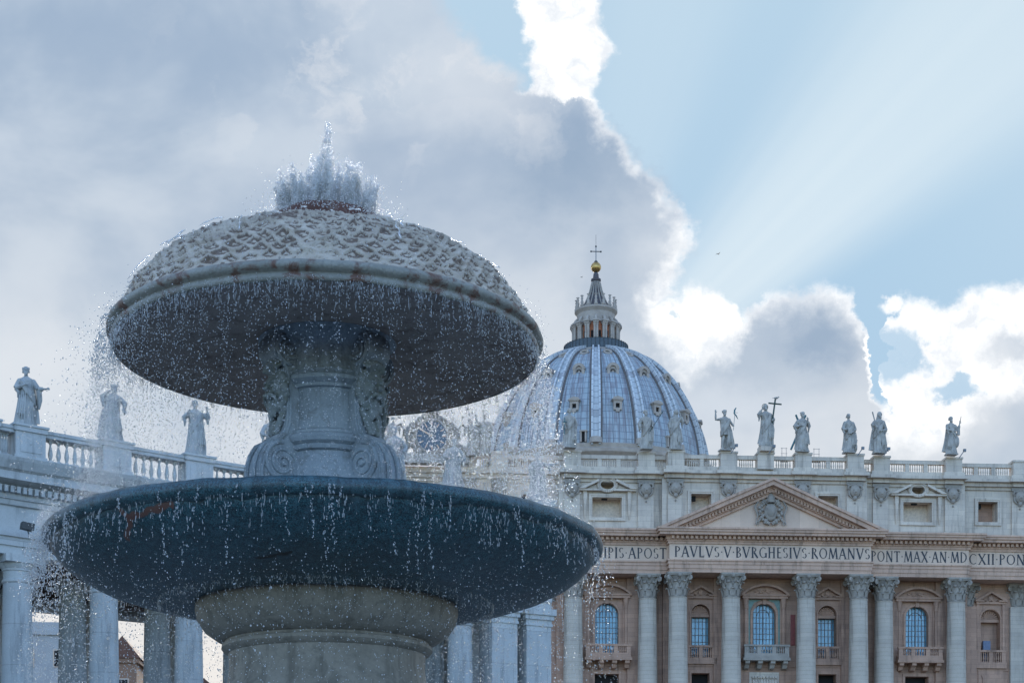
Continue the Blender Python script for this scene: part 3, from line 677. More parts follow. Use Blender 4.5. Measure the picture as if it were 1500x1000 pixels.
# jets: one tall central column and a ring of ragged smaller ones
def jet(h, r, seed, x, y, lean, label, group):
    rg = np.random.RandomState(seed); n = int(1250*h*(r/.1)**.8)
    t = rg.uniform(0, 1.0, n)**.85; wd = r*(1.1-.35*t)
    # the water breaks up into strands: drops gather round a handful of wavering paths
    ns = 5+int(r*40); sa = rg.uniform(0, 2*PI, ns); sr = rg.uniform(.1, 1.0, ns); sh_ = rg.uniform(.45, 1.0, ns); sh_[0] = 1.0; sr[0] = 0
    k = rg.randint(0, ns, n); hh = t*sh_[k]*h
    px = wd*sr[k]*np.cos(sa[k]+hh*2.2)+rg.randn(n)*r*.13+lean[0]*t*t; py = wd*sr[k]*np.sin(sa[k]+hh*2.2)+rg.randn(n)*r*.13+lean[1]*t*t
    Pn = np.stack([px, py, hh], 1); rd = rg.uniform(.005, .016, n)*(1.15-.3*t)
    out = rg.uniform(0, 1, n) > .9; Pn[out, :2] *= 1.9; rd[out] *= .6
    o = drops('water_jet', Pn, rd, 1.2+rg.uniform(0, 2.2, n), np.stack([rg.randn(n)*.12, rg.randn(n)*.12, np.ones(n)], 1), M['jet'])
    o.location = (FX+x, FY+y, FZ+12.30); tag(o, label, 'water jet', group)
jet(1.80, .17, 1, 0, 0, (0, 0), 'tallest central jet of water above the crusted fountain dome', 'jets of the fountain')
ring = [(-100, .7, 0), (135, .85, 0), (148, .8, 0), (204, .8, 0), (226, .85, 0), (-22, .8, 0), (-48, .9, 0), (0, .95, 0), (25, .85, 0), (52, .6, 0), (80, .7, 0), (105, .9, 0), (130, .95, 0), (155, .9, 0), (180, 1.0, 0), (-85, .95, -.1), (-60, .80, 0), (-35, .62, .05), (-12, .78, .05), (12, .58, .08), (38, .72, .05), (65, .85, 0), (92, .8, 0), (118, .62, 0), (142, .75, -.03), (168, .68, -.08), (192, .55, -.10), (215, .70, -.08), (238, .66, -.05), (262, .9, 0)]
for i, (dg, h, ln) in enumerate(ring):
    a = R(dg); rj = .74
    jet(h-.05, .13, 10+i, rj*math.cos(a), rj*math.sin(a), (.10*math.cos(a), .10*math.sin(a)), 'low ragged jet of water ringing the tall central jet', 'jets ringing the fountain top')
for i in range(9):
    a = R(20+40*i); jet(.80+.18*(i % 3), .16, 40+i, .36*math.cos(a), .36*math.sin(a), (.02, 0), 'middle height jet of water close round the tall central jet', 'jets of the inner ring')

# ================================================================== STATUES
def figure_mb(pose, rnd):
    """draped standing figure, height 1, facing -y; pose: arms, robe, cloak"""
    b = MB(); ph = rnd.uniform(0, 6); sw = pose.get('sway', .02); bulk = pose.get('bulk', 1.0)
    bare = pose.get('bare', False); top = .80; z0 = .36 if bare else 0.0
    prof = [(0, .150, .115), (.03, .148, .112), (.12, .128, .100), (.25, .112, .092), (.38, .112, .092), (.48, .122, .094), (.56, .112, .085), (.63, .104, .078), (.70, .120, .083), (.755, .130, .075), (.79, .108, .062), (.815, .060, .050), (.835, .035, .038)]
    def ab(z):
        for i in range(len(prof)-1):
            if prof[i][0] <= z <= prof[i+1][0]:
                t = (z-prof[i][0])/(prof[i+1][0]-prof[i][0]); return [prof[i][k]*(1-t)+prof[i+1][k]*t for k in (1, 2)]
        return prof[-1][1:]
    def cx(z): return sw*math.sin(z*4.2)
    rs = []; nz = 46
    for i in range(nz+1):
        z = z0+(.835-z0)*i/nz; rx_, ry_ = ab(z); ring = []; w0 = max(0, 1-z/.72)**.7
        for j in range(72):
            a = 2*PI*j/72
            f = 1+.12*w0*(abs(math.sin(4.5*a+ph+1.6*z))-.5)*1.6+.07*w0*math.sin(17*a+ph*2-4*z)+.045*math.sin(5*a+13*z+ph)*(1 if z < .74 else 0)+.02*math.sin(26*a-9*z)
            knee = .022*math.exp(-((z-.30)/.09)**2)*max(0, math.cos(a+PI/2-.5*(1 if sw > 0 else -1)))
            ring.append((bulk*rx_*f*math.cos(a)+cx(z), bulk*ry_*f*math.sin(a)-knee, z))
        rs.append(ring)
    b.rings(rs)
    # feet
    for s in (-1, 1):
        if bare:
            b.tube([(s*.055+cx(.4), 0, .42), (s*.06+cx(.3), -.01-.02*(s > 0), .27), (s*.062, .0, .14), (s*.064, .005, .035)], [.050, .036, .033, .02], 12)
        b.tube([(s*.065, .0, .022), (s*.072, -.06, .02), (s*.078, -.11, .012)], [.026, .027, .016], 8)
    # mantle: thick folds from one shoulder round the hips
    sd_ = pose.get('side', 1)
    for k in range(pose.get('folds', 5)):
        o_ = k*.022
        pth = [(sd_*(.10), -.055, .775-o_*.4), (sd_*.055, -.095, .70-o_), (0, -.105, .62-o_), (-sd_*.07, -.098, .54-o_*1.2), (-sd_*.118, -.045, .47-o_*1.3), (-sd_*.12, .04, .45-o_*1.2), (-sd_*.04, .09, .48-o_)]
        b.tube([(p[0]+cx(p[2]), p[1], p[2]) for p in pth], [.016, .019, .019, .018, .018, .014, .01], 8)
    for k in range(4):
        x = sd_*(.03+.03*k); b.tube([(x+cx(.5), -.10, .56-.02*k), (x*1.1+cx(.35), -.112, .38), (x*1.2, -.118, .18), (x*1.25, -.10, .06+.03*k)], [.010, .015, .016, .008], 8)
    cw_ = pose.get('cloak', .0)
    if cw_:
        rs = []
        for i in range(15):
            z = .06+.72*i/14; wv = (.16-.05*i/14)*(1+cw_*(1-i/14)); ring = []
            for j in range(36):
                a = 2*PI*j/36; f = 1+.10*math.sin(8*a+ph+z*3)
                ring.append((wv*f*math.cos(a)+cx(z)+pose.get('cloakx', 0)*(1-i/14), .05+.05*math.sin(a)*f, z))
            rs.append(ring)
        b.rings(rs)
    # head
    hx = cx(.9)+pose.get('hx', 0); hd = Vector((hx, -.012, .928)); tl = pose.get('turn', 0)
    b.tube([(cx(.8), 0, .80), (hx*.9, -.004, .88)], [.036, .030], 10)
    b.ell(hd, (.044, .052, .064), 18, 12)
    ft = Vector((math.sin(tl), -math.cos(tl), 0)); sdv = Vector((math.cos(tl), math.sin(tl), 0))
    b.tube([hd+ft*.045+Vector((0, 0, .018)), hd+ft*.062+Vector((0, 0, -.008))], [.008, .011], 7)
    b.ell(hd+ft*.042+Vector((0, 0, .022)), (.032, .016, .008), 8, 5)
    b.ell(hd+ft*.045+Vector((0, 0, -.028)), (.016, .010, .006), 8, 5)
    b.ell(hd-ft*.006+Vector((0, 0, .022)), (.053, .056, .052), 14, 9)
    for s in (-1, 1): b.ell(hd+sdv*s*.046+ft*-.004, (.008, .012, .016), 7, 5)
    if pose.get('beard', True):
        b.ell(hd+ft*.036+Vector((0, 0, -.05)), (.031, .026, .040), 12, 8)
        for i in range(6): b.ell(hd+ft*.05+sdv*rnd.uniform(-.025, .025)+Vector((0, 0, rnd.uniform(-.085, -.035))), (.011, .011, .017), 7, 5)
    if pose.get('veil'):
        b.ell(hd-ft*.012+Vector((0, 0, .008)), (.064, .062, .075), 14, 9); b.tube([hd-ft*.03, (cx(.75), .06, .74)], [.055, .075], 12)
    else:
        for i in range(22):
            a = rnd.uniform(0, 2*PI); q = -ft*(.025+.03*math.cos(a))+sdv*.05*math.sin(a)
            b.ell(hd+q+Vector((0, 0, rnd.uniform(-.03, .055))), (.016, .016, .018), 7, 5)
    # arms
    for (s, el, ha) in pose['arms']:
        sh = Vector((s*.112+cx(.76), 0, .755)); el = Vector(el); ha = Vector(ha)
        b.ell(sh, (.042, .042, .042), 12, 8)
        if pose.get('barearm'): b.tube([sh, sh.lerp(el, .5), el, el.lerp(ha, .5), ha], [.034, .032, .026, .025, .017], 12)
        else:
            b.tube([sh, sh.lerp(el, .5), el], [.044, .045, .046], 12); b.tube([el, el.lerp(ha, .45), el.lerp(ha, .72)], [.046, .038, .034], 12); b.tube([el.lerp(ha, .6), ha], [.021, .016], 10)
            b.tube([el+Vector((0, 0, -.01)), el.lerp(ha, .3)+Vector((0, .01, -.09)), el.lerp(ha, .2)+Vector((0, .02, -.17))], [.034, .028, .010], 10)
        d = (ha-el).normalized(); pv = d.cross(Vector((0, 1, 0)))
        pv = pv.normalized() if pv.length > .1 else Vector((0, 0, 1)); qv = d.cross(pv)
        b.tube([ha, ha+d*.022, ha+d*.042], [.015, .021, .018], 9, .6)
        for k in range(4):
            o_ = pv*(k-1.5)*.0105; L = (.036, .042, .040, .032)[k]
            b.tube([ha+d*.038+o_, ha+d*(.038+L*.6)+o_*1.15-qv*.004, ha+d*(.038+L)+o_*1.2-qv*.014], [.0058, .0052, .0042], 6)
        b.tube([ha+d*.010-pv*.016, ha+d*.026-pv*.034, ha+d*.044-pv*.038], [.0065, .006, .0048], 6)
    for fn in pose.get('extra', []): fn(b)
    # base slab
    b.box(-.15, .15, -.12, .11, -.03, .006)
    return b
def statue(name, p, H, pose, label, group, m, seed, rz=0, attrs=()):
    rnd = random.Random(seed); root = empty(name, p, rz); tag(root, label, 'statue', group)
    mb = figure_mb(pose, rnd); s = H/.995; mb.v = [(x*s, y*s, z*s+.03*s) for x, y, z in mb.v]
    o = mb.build('stone_figure', m, root, True)
    rm = o.modifiers.new('remesh', 'REMESH'); rm.mode = 'VOXEL'; rm.voxel_size = .0046*H; rm.use_smooth_shade = True
    for (nm, fn, mm) in attrs:
        q = MB(); fn(q); q.v = [(x*s, y*s, z*s+.03*s) for x, y, z in q.v]; q.build(nm, mm, root)
    return root
def book(x, y, z, w_=.05, h=.075): return lambda b: b.box(x-w_, x+w_, y-.018, y+.018, z-h, z+h)
def bar(p, q, r, n=8): return lambda b: b.tube([p, q], r, n)
FACE_Y = 213.6; GS = 'statues along the basilica balustrade'
Z_ST = 52.25
def fs(px, H, pose, label, seed, attrs=(), base=Z_ST, rz=R(8)):
    X = at(px, 700, FACE_Y).x; return statue('stone_statue', (X, FACE_Y-(X-XC)*.0131, base+BZ), H, pose, label, GS, M['statue'], seed, rz, attrs)
def cross_hip(b): b.tube([(-.16, -.10, .30), (-.16, -.10, .72)], .011, 6); b.tube([(-.21, -.10, .62), (-.10, -.10, .62)], .011, 6)
fs(835, 5.1, dict(arms=[(-1, (-.17, -.03, .60), (-.14, -.10, .50)), (1, (.17, 0, .60), (.13, -.06, .46))], cloak=.2, sway=.015, beard=False), 'statue holding a small green cross low at its side before the dome', 1, [('green_cross', cross_hip, M['bluem'])])
fs(947, 5.1, dict(arms=[(-1, (-.19, 0, .62), (-.16, -.05, .50)), (1, (.17, -.02, .64), (.14, -.11, .58))], side=1, sway=.035, folds=6, cloak=.1), 'statue gripping a slanted staff with a green tip before the dome', 2, [('staff', lambda b: (b.tube([(.06, -.12, .42), (.40, -.12, .93)], .008, 6), b.tube([(.38, -.12, .90), (.42, -.12, .97)], [.018, .004], 6)), M['greenm'])])
fs(990, 5.2, dict(arms=[(-1, (-.17, 0, .60), (-.13, -.02, .48)), (1, (.19, -.02, .68), (.10, -.05, .86))], veil=True, beard=False, sway=-.02), 'veiled statue with one hand lifted to its head at the right flank of the dome', 3)
fs(1062, 5.3, dict(arms=[(-1, (-.24, 0, .74), (-.25, -.02, .90)), (1, (.20, -.02, .62), (.19, -.08, .60))], bare=True, barearm=True, sway=.02, cloak=.12, cloakx=.10, beard=True), 'bare legged statue raising its right arm and holding a scroll staff', 4,
   [('scroll_staff', lambda b: (b.tube([(.19, -.09, .48), (.24, -.09, 1.02)], .006, 6), b.tube([(.21, -.09, .92), (.30, -.09, .92)], .005, 5), b.tube([(.26, -.09, 1.04), (.22, -.10, .98), (.21, -.09, .90), (.26, -.10, .84), (.31, -.09, .76)], [.012, .02, .018, .016, .006], 6)), M['bluem'])])
def bigcross(b): b.tube([(.13, -.06, .52), (.215, -.06, 1.12)], .021, 4); b.tube([(.04, -.062, 1.015), (.37, -.062, 1.005)], .019, 4)
def halo(b):
    b.tube([(.0+.075*math.cos(a)-.005, .05, .95+.075*math.sin(a)) for a in [2*PI*i/24 for i in range(25)]], .007, 5)
    for k in range(4): a = PI/4*k; b.tube([(-.005-.07*math.cos(a), .052, .95-.07*math.sin(a)), (-.005+.07*math.cos(a), .052, .95+.07*math.sin(a))], .004, 4)
chr_ = fs(1122, 5.5, dict(arms=[(-1, (-.20, -.02, .72), (-.12, -.06, .86)), (1, (.18, -.02, .64), (.15, -.07, .62))], sway=.03, folds=7, cloak=.25, bulk=1.08), 'central statue with a tall dark cross and a wheel halo above the pediment', 5, [('dark_cross', bigcross, M['greenm']), ('halo', halo, M['greenm'])], base=Z_ST+.62)
pl = MB(); pl.box(-.95, .95, -.75, .7, -.62, -.03); pl.build('plinth', M['attic'], chr_)
def xcross(b): b.tube([(-.13, .10, .93), (-.06, .10, .80)], .025, 4); b.tube([(.14, .11, .95), (-.26, .11, .06)], .026, 4); b.tube([(-.12, .12, .95), (.20, .12, .08)], .026, 4)
fs(1175, 5.25, dict(arms=[(-1, (-.22, -.02, .60), (-.08, -.11, .62)), (1, (.17, -.04, .62), (.10, -.12, .76))], sway=-.01, bulk=1.12, cloak=.15), 'statue standing before a slanted blue green X shaped cross', 6, [('x_cross', xcross, M['bluem'])])
def eagle(b): b.ell((.17, -.02, .14), (.05, .07, .12)); b.tube([(.17, -.04, .22), (.19, -.06, .32), (.165, -.09, .33)], [.035, .025, .008], 8); b.tube([(.20, 0, .20), (.22, .03, .10), (.21, .05, .02)], [.03, .03, .01], 7)
fs(1243, 5.1, dict(arms=[(-1, (-.18, -.03, .58), (-.05, -.12, .55)), (1, (.16, -.02, .60), (.07, -.12, .52))], beard=False, sway=.03, cloak=.1, folds=6, extra=[book(-.03, -.135, .52), eagle]), 'beardless curly haired statue holding a book with an eagle at its feet', 7)
fs(1287, 5.4, dict(arms=[(-1, (-.19, -.03, .66), (-.15, -.12, .62)), (1, (.17, -.02, .56), (.03, -.12, .52))], veil=True, sway=-.02, cloak=.55, cloakx=.02), 'statue in a wide cloak with a thin club slanting up at the left shoulder', 8, [('club', lambda b: b.tube([(-.09, -.14, .42), (-.24, -.14, .95)], [.012, .018], 6), M['statue'])])
fs(1392, 5.0, dict(arms=[(-1, (-.13, -.04, .62), (.02, -.12, .60)), (1, (.18, -.04, .62), (.20, -.09, .80))], sway=.02, side=-1, cloak=.12, cloakx=-.06, extra=[lambda b: b.ell((.12, -.08, .32), (.07, .06, .16)), book(.16, -.10, .56, .04, .07)]), 'rightmost statue on the balustrade raising a knife in its hand', 9, [('knife', lambda b: b.tube([(.20, -.10, .82), (.235, -.10, .99)], [.012, .006], 6), M['ribe'])])
fs(710, 5.2, dict(arms=[(-1, (-.20, -.02, .70), (-.23, -.06, .88)), (1, (.18, -.02, .60), (.10, -.08, .50))], sway=-.02, cloak=.2), 'statue with a raised hand seen through falling water left of the dome', 10, base=51.2)
# bird on the cross, a few in the sky
def bird(p, s, label, rz=0):
    b = MB(); b.ell((0, 0, 0), (.26*s, .10*s, .11*s)); b.ell((.25*s, 0, .11*s), (.08*s, .07*s, .07*s)); b.tube([(.31*s, 0, .11*s), (.42*s, 0, .08*s)], [.025*s, .004*s], 6)
    b.tube([(-.2*s, 0, 0), (-.45*s, 0, -.02*s)], [.07*s, .03*s], 6, .4)
    root = empty('seagull', p, rz); tag(root, label, 'bird'); b.build('body', M['statue'], root, True)
    return root
cp = chr_.location; bb = bird((cp.x+1.25, FACE_Y-.5, cp.z+6.42), 1.2, 'seagull perched on top of the dark cross of the central statue')
lg = MB(); lg.tube([(0, .03, -.1), (0, .03, -.26)], .02, 5); lg.tube([(0, -.03, -.1), (0, -.03, -.26)], .02, 5); lg.build('leg', M['ribe'], bb)
def fly(px, py, Y, s, label, m):
    root = empty('flying_bird', at(px, py, Y), R(30)); tag(root, label, 'bird')
    b = MB(); b.ell((0, 0, 0), (.3*s, .09*s, .09*s)); b.tube([(-.25*s, 0, 0), (-.5*s, 0, 0)], [.06*s, .03*s], 6, .4); b.build('body', m, root, True)
    for sg in (-1, 1):
        q = MB(); q.tube([(.05*s, 0, 0), (.08*s, sg*.35*s, .18*s), (-.05*s, sg*.8*s, .08*s)], [.09*s, .07*s, .02*s], 6, .25); q.build('wing', m, root)
fly(1052, 372, 190, .6, 'white bird flying in the blue sky right of the cloud edge', M['frieze'])
fly(852, 406, 200, .4, 'tiny dark bird flying left of the lantern spire', M['bronze'])

# ================================================================== BASILICA
TW = R(.75); ba = empty('basilica', (XC, 215, BZ), -TW); tag(ba, 'domed stone basilica with a columned facade and a pale attic storey', 'church')
def bpart(mb, name, m, smooth=False, angle=None, parent=None, label=None):
    mb.v = [(x-0, y-215, z) for x, y, z in mb.v]     # x is already measured from the centre line
    o = mb.build(name, m, parent or ba, smooth, angle)
    if parent is not None and parent is not ba: pass
    if label: o['label'] = label
    return o
YA, YB, YC = 212.3, 213.7, 214.7       # column axes of the three planes
def plane_of(dx): a = abs(dx); return YA if a < 13.3 else (YB if a < 26.9 else YC)
SEG = [(-57.3, -26.95, YC), (-26.95, -13.35, YB), (-13.35, 13.35, YA), (13.35, 26.95, YB), (26.95, 57.3, YC)]
Z = dict(arch0=35.75, fr0=37.40, fr1=39.45, co0=40.35, co1=41.30, at1=48.75, ac1=49.85, bl0=50.2, bl1=51.4, top=51.95)
# wall with openings: front face in cells, reveals, back panels
def holed(x0, x1, z0, z1, y, holes, depth=1.2):
    b = MB(); xs = sorted({x0, x1, *[h[0] for h in holes], *[h[1] for h in holes]}); zs = sorted({z0, z1, *[h[2] for h in holes], *[h[3] for h in holes]})
    for i in range(len(xs)-1):
        for j in range(len(zs)-1):
            a, c, e, f = xs[i], xs[i+1], zs[j], zs[j+1]; mx, mz = (a+c)/2, (e+f)/2
            if any(h[0] < mx < h[1] and h[2] < mz < h[3] for h in holes): continue
            k = len(b.v); b.v += [(a, y, e), (c, y, e), (c, y, f), (a, y, f)]; b.face((k, k+1, k+2, k+3))
    for (a, c, e, f) in holes:
        for q in (((a, y, e), (a, y, f), (a, y+depth, f), (a, y+depth, e)), ((c, y, e), (c, y+depth, e), (c, y+depth, f), (c, y, f)), ((a, y, e), (a, y+depth, e), (c, y+depth, e), (c, y, e)), ((a, y, f), (c, y, f), (c, y+depth, f), (a, y+depth, f))):
            k = len(b.v); b.v += list(q); b.face((k, k+1, k+2, k+3))
    return b
# wall planes
WB = 2.1   # wall face behind the column axis
wins = [(0, 'big'), (-21, 'big'), (21, 'big'), (-8.55, 'small'), (8.55, 'small'), (-31.5, 'niche'), (31.5, 'niche'), (-44.2, 'big'), (44.2, 'big')]
wallmb = {}
for (x0, x1, ya) in SEG:
    hs = []; y = ya+WB if ya != YA else YA+2.7
    for dx, k in wins:
        if not (x0 < dx < x1): continue
        if k == 'big': hs += [(dx-1.55, dx+1.55, 25.0, 32.42), (dx-1.6, dx+1.6, 21.5, 23.0)]
        elif k == 'small': hs += [(dx-1.25, dx+1.25, 25.3, 32.3), (dx-1.2, dx+1.2, 21.6, 23.1)]
        else: hs += [(dx-1.35, dx+1.35, 25.3, 32.3)]
        if k != 'niche': hs += [(dx-2.2, dx+2.2, 7.0, 17.5)]
    b = holed(x0, x1, 2.0, Z['arch0']+.4, y, hs, 1.5); bpart(b, 'facade_wall', M['wall'])
    # solid body sides where a plane steps back
    if ya != YC:
        b = MB()
        for xx in (x0, x1): b.box(xx-.15 if xx == x0 else xx-.0, xx if xx == x0 else xx+.15, y+.01, YC+WB-.01, 2, Z['co0']-.2)
        bpart(b, 'wall_return', M['wall'])
b = MB(); b.box(-57.3, 57.3, YC+3.7, 224, 2, 49.6); bpart(b, 'rear_body', M['wall'])
b = MB(); b.box(-15, 15, 224, 352, 2, 46); b.prism([(-16, 46), (16, 46), (0, 51)], 224, 352); bpart(b, 'nave', M['attic'])
b = MB(); b.box(-60, 60, 200, YC+.5, -6.7, 7.0)
for k in range(10): b.box(-62-k, 62+k, 199.6-k*.8, 200-k*.8 if k == 0 else 200.0-k*.8+.4, -6.7, 6.6-k*.65)
bpart(b, 'entrance_steps', M['attic'])
# openings' backs
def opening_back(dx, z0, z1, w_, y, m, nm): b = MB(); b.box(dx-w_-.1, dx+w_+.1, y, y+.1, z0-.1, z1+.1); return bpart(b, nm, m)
# arch top filling: spandrel block with an arched underside
def arch_fill(b, dx, w_, zs, ztop, y0, y1, seg=16):
    pts = [(dx+w_*math.cos(PI*i/seg), zs+(ztop-.02-zs)*math.sin(PI*i/seg)) for i in range(seg+1)]
    for i in range(seg):
        p, q = pts[i], pts[i+1]
        b.prism([(p[0], p[1]), (p[0], ztop+.02), (q[0], ztop+.02), (q[0], q[1])], y0, y1)
def arch_band(b, dx, w0, w1, zs, y0, y1, seg=18, a0=0, a1=PI, ry=1.0):
    for i in range(seg):
        a, c = a0+(a1-a0)*i/seg, a0+(a1-a0)*(i+1)/seg
        b.prism([(dx+w0*math.cos(a), zs+w0*math.sin(a)*ry), (dx+w1*math.cos(a), zs+w1*math.sin(a)*ry), (dx+w1*math.cos(c), zs+w1*math.sin(c)*ry), (dx+w0*math.cos(c), zs+w0*math.sin(c)*ry)], y0, y1)
def balusters(b, x0, x1, n, y, z0, z1, r=.11, seg=8):
    h = z1-z0
    for i in range(n):
        x = x0+(x1-x0)*(i+.5)/n
        b.lathe([(r*.85, z0), (r*.85, z0+h*.1), (r*.55, z0+h*.14), (r, z0+h*.36), (r*.75, z0+h*.55), (r*.45, z0+h*.78), (r*.8, z0+h*.88), (r*.85, z1)], seg, (x, y, 0))
def balcony(dx, w_, yf, yb, z0, name='balcony', brackets=True, m='wall'):
    b = MB(); b.box(dx-w_-.15, dx+w_+.15, yf-.15, yb, z0, z0+.35); b.box(dx-w_, dx+w_, yf, yb, z0+.35, z0+.95)
    b.box(dx-w_-.08, dx+w_+.08, yf-.08, yf+.4, z0+1.85, z0+2.1)
    ps = [dx-w_+.3, dx-w_/3, dx+w_/3, dx+w_-.3]
    for p in ps: b.box(p-.28, p+.28, yf+.02, yf+.36, z0+.95, z0+1.85)
    for i in range(3): balusters(b, ps[i]+.3, ps[i+1]-.3, 4, yf+.18, z0+.95, z0+1.85)
    if brackets:
        for k in range(4):
            x = dx-w_+.45+(2*w_-.9)*k/3
            b.prism([(yf+.05, z0), (yf+.05, z0-.35), (yf+.5, z0-.55), (yf+.75, z0-.95), (yb, z0-1.1), (yb, z0)], x-.3, x+.3, 'yz')
    return bpart(b, name, M[m])
for dx, k in wins:
    ya = plane_of(dx); y = ya+WB if ya != YA else YA+2.7; fm_ = 'wall'
    if k == 'big':
        zs = 30.9; ctr = abs(dx) < 1
        b = MB(); arch_fill(b, dx, 1.55, zs, 32.42, y+.003, y+1.0)
        arch_band(b, dx, 1.56, 1.86, zs, y-.16, y+.05); b.box(dx-1.86, dx-1.56, y-.16, y+.05, 25.2, zs-.002); b.box(dx+1.56, dx+1.86, y-.16, y+.05, 25.2, zs-.002)
        b.box(dx-.22, dx+.22, y-.3, y-.02, 32.3, 33.0)
        # aedicule: pilasters with little capitals, entablature and segmental pediment
        for s in (-1, 1):
            xx = dx+s*2.55; b.lathe([(.30, 25.3), (.30, 25.6), (.26, 25.7), (.235, 31.7), (.30, 31.75), (.28, 31.9), (.42, 32.9), (.44, 33.0)], 14, (xx, y-.35, 0))
            b.box(xx-.42, xx+.42, y-.2, y+.02, 24.9, 33.0)
            b.box(xx-.34+s*.75, xx+.34+s*.75, y-.1, y+.02, 22, 33.0)
        b.box(dx-3.05, dx+3.05, y-.8, y+.02, 33.0, 33.32); b.box(dx-3.25, dx+3.25, y-.95, y+.02, 33.322, 33.55)
        ar = (3.25**2+1.35**2)/(2*1.35); zc = 33.552+1.35-ar; al = math.asin(3.25/ar)
        arch_band(b, dx, ar-.28, ar, zc, y-1.0, y+.02, 20, PI/2-al, PI/2+al)
        arch_band(b, dx, .2, ar-.28, zc, y-.3, y+.02, 20, PI/2-al*.9, PI/2+al*.9) if False else None
        b.prism([(dx+(ar-.28)*math.cos(a), max(33.56, zc+(ar-.28)*math.sin(a))) for a in [PI/2-al*.95+2*al*.95*i/16 for i in range(17)]], y-.25, y+.02)
        for i in range(9): b.ell((dx-1.2+.3*i, y-.28, 34.0+.18*math.sin(i*1.9)), (.22, .1, .14), 8, 5)
        bpart(b, 'window_surround', M['wall'])
        g_ = MB(); g_.box(dx-1.6, dx+1.6, y+.75, y+.8, 24.9, 32.5); wo_ = bpart(g_, 'window_glass', M['glass'])
        g_ = MB()
        for i in range(-3, 4): g_.box(dx+i*.44-.03, dx+i*.44+.03, y+.66, y+.74, 25, 32.4) if i else g_.box(dx-.06, dx+.06, y+.62, y+.74, 25, 32.4)
        for i in range(9): g_.box(dx-1.58, dx+1.58, y+.68, y+.735, 25.6+i*.72, 25.65+i*.72)
        arch_band(g_, dx, .78, .84, zs, y+.64, y+.70, 12)
        bpart(g_, 'glazing_bars', M['ribe'], parent=wo_)
        balcony(dx, 3.0, y-1.75, y-.0, 24.65, m='capital' if ctr else 'wall')
        if not ctr:
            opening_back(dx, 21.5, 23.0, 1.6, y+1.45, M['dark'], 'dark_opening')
            b = MB(); b.box(dx-1.95, dx-1.62, y-.12, y, 21.1, 23.4); b.box(dx+1.62, dx+1.95, y-.12, y, 21.1, 23.4); b.box(dx-1.618, dx+1.618, y-.12, y, 23.02, 23.4); bpart(b, 'opening_frame', M['wall'])
        else:
            b = MB(); b.box(-2.0, 2.0, y-.1, y+.3, 20.6, 23.3); rn = random.Random(4)
            for i in range(9):
                x = -1.5+3*i/8; b.tube([(x, y-.12, 20.7), (x+.1, y-.22, 21.6), (x, y-.18, 22.3)], [.26, .24, .16], 9); b.ell((x+rn.uniform(-.1, .1), y-.25, 22.6), (.17, .15, .22), 9, 6)
            bpart(b, 'carved_relief', M['attic'], True, 40)
            b = MB()
            for s in (-1, 1):
                b.box(s*2.05-.17, s*2.05+.17, y-.05, y+.02, 25.2, 32.9)
                b.box(s*3.02-.14, s*3.02+.14, y-.05, y+.02, 25.2, 32.9)
                b.prism([(s*1.9, 32.95), (s*1.9, 31.5), (s*1.35, 32.55), (s*.35, 32.95)], y-.05, y+.02)
            bpart(b, 'green_marble_inlay', M['green'])
            for s in (-1, 1): b = MB(); b.box(s*3.85-.3, s*3.85+.3, y-.16, y-.105, 26.9, 31.0); bpart(b, 'red_marble_panel', M['red'])
    else:
        small = k == 'small'; w_ = 1.25 if small else 1.35; zs = 31.0
        b = MB(); arch_fill(b, dx, w_, zs, 32.3, y+.003, y+1.3)
        arch_band(b, dx, w_+.01, w_+.22, zs, y-.1, y+.05); b.box(dx-w_-.22, dx-w_-.01, y-.1, y+.05, 25.3, zs-.002); b.box(dx+w_+.01, dx+w_+.22, y-.1, y+.05, 25.3, zs-.002)
        for s in (-1, 1): b.box(dx+s*1.78-.18, dx+s*1.78+.18, y-.22, y+.02, 24.9, 33.0)
        b.box(dx-2.05, dx+2.05, y-.35, y+.02, 33.0, 33.3); b.box(dx-2.2, dx-1.0, y-.6, y+.02, 33.302, 33.5); b.box(dx+1.0, dx+2.2, y-.6, y+.02, 33.302, 33.5)
        for s in (-1, 1): b.prism([(dx+s*2.2, 33.502), (dx, 34.75), (dx, 34.45), (dx+s*1.6, 33.502)], y-.62, y+.02)
        b.ell((dx, y-.15, 33.75), (.35, .15, .4), 10, 6)
        for s in (-1, 1): b.tube([(dx, y-.2, 33.55), (dx+s*.5, y-.2, 33.35), (dx+s*.9, y-.2, 33.7)], [.12, .14, .08], 8)
        bpart(b, 'window_surround', M['wall'])
        b = MB(); n_ = 11                                # scallop shell in the head of the niche
        for i in range(n_):
            a = PI*(i+.5)/n_; b.tube([(dx, y+.95, zs+.05), (dx+w_*.93*math.cos(a), y+.7, zs+w_*.93*math.sin(a))], [.05, .16], 8)
        b.box(dx-w_, dx+w_, y+.5, y+1.3, zs-.35, zs+.02)
        bpart(b, 'scallop_shell', M['wall'])
        if small:
            g_ = MB(); g_.box(dx-w_-.1, dx+w_+.1, y+1.35, y+1.4, 25.0, zs-.2); wo_ = bpart(g_, 'window_glass', M['glass'])
            g_ = MB()
            for i in range(-2, 3): g_.box(dx+i*.48-.04, dx+i*.48+.04, y+1.26, y+1.34, 25.1, zs-.36)
            for i in range(6): g_.box(dx-w_, dx+w_, y+1.28, y+1.335, 25.6+i*.9, 25.66+i*.9)
            bpart(g_, 'glazing_bars', M['ribe'], parent=wo_)
        else:
            b = MB(); b.box(dx-w_-.1, dx+w_+.1, y+1.35, y+1.5, 25, 32.4); bpart(b, 'niche_back', M['wall'])
            b = MB(); b.box(dx-.9, dx+.1, y+.2, y+.7, 25.2, 28.1); bpart(b, 'blue_cabinet', plain('blue_grey_metal', (.13, .17, .26), .5)); 
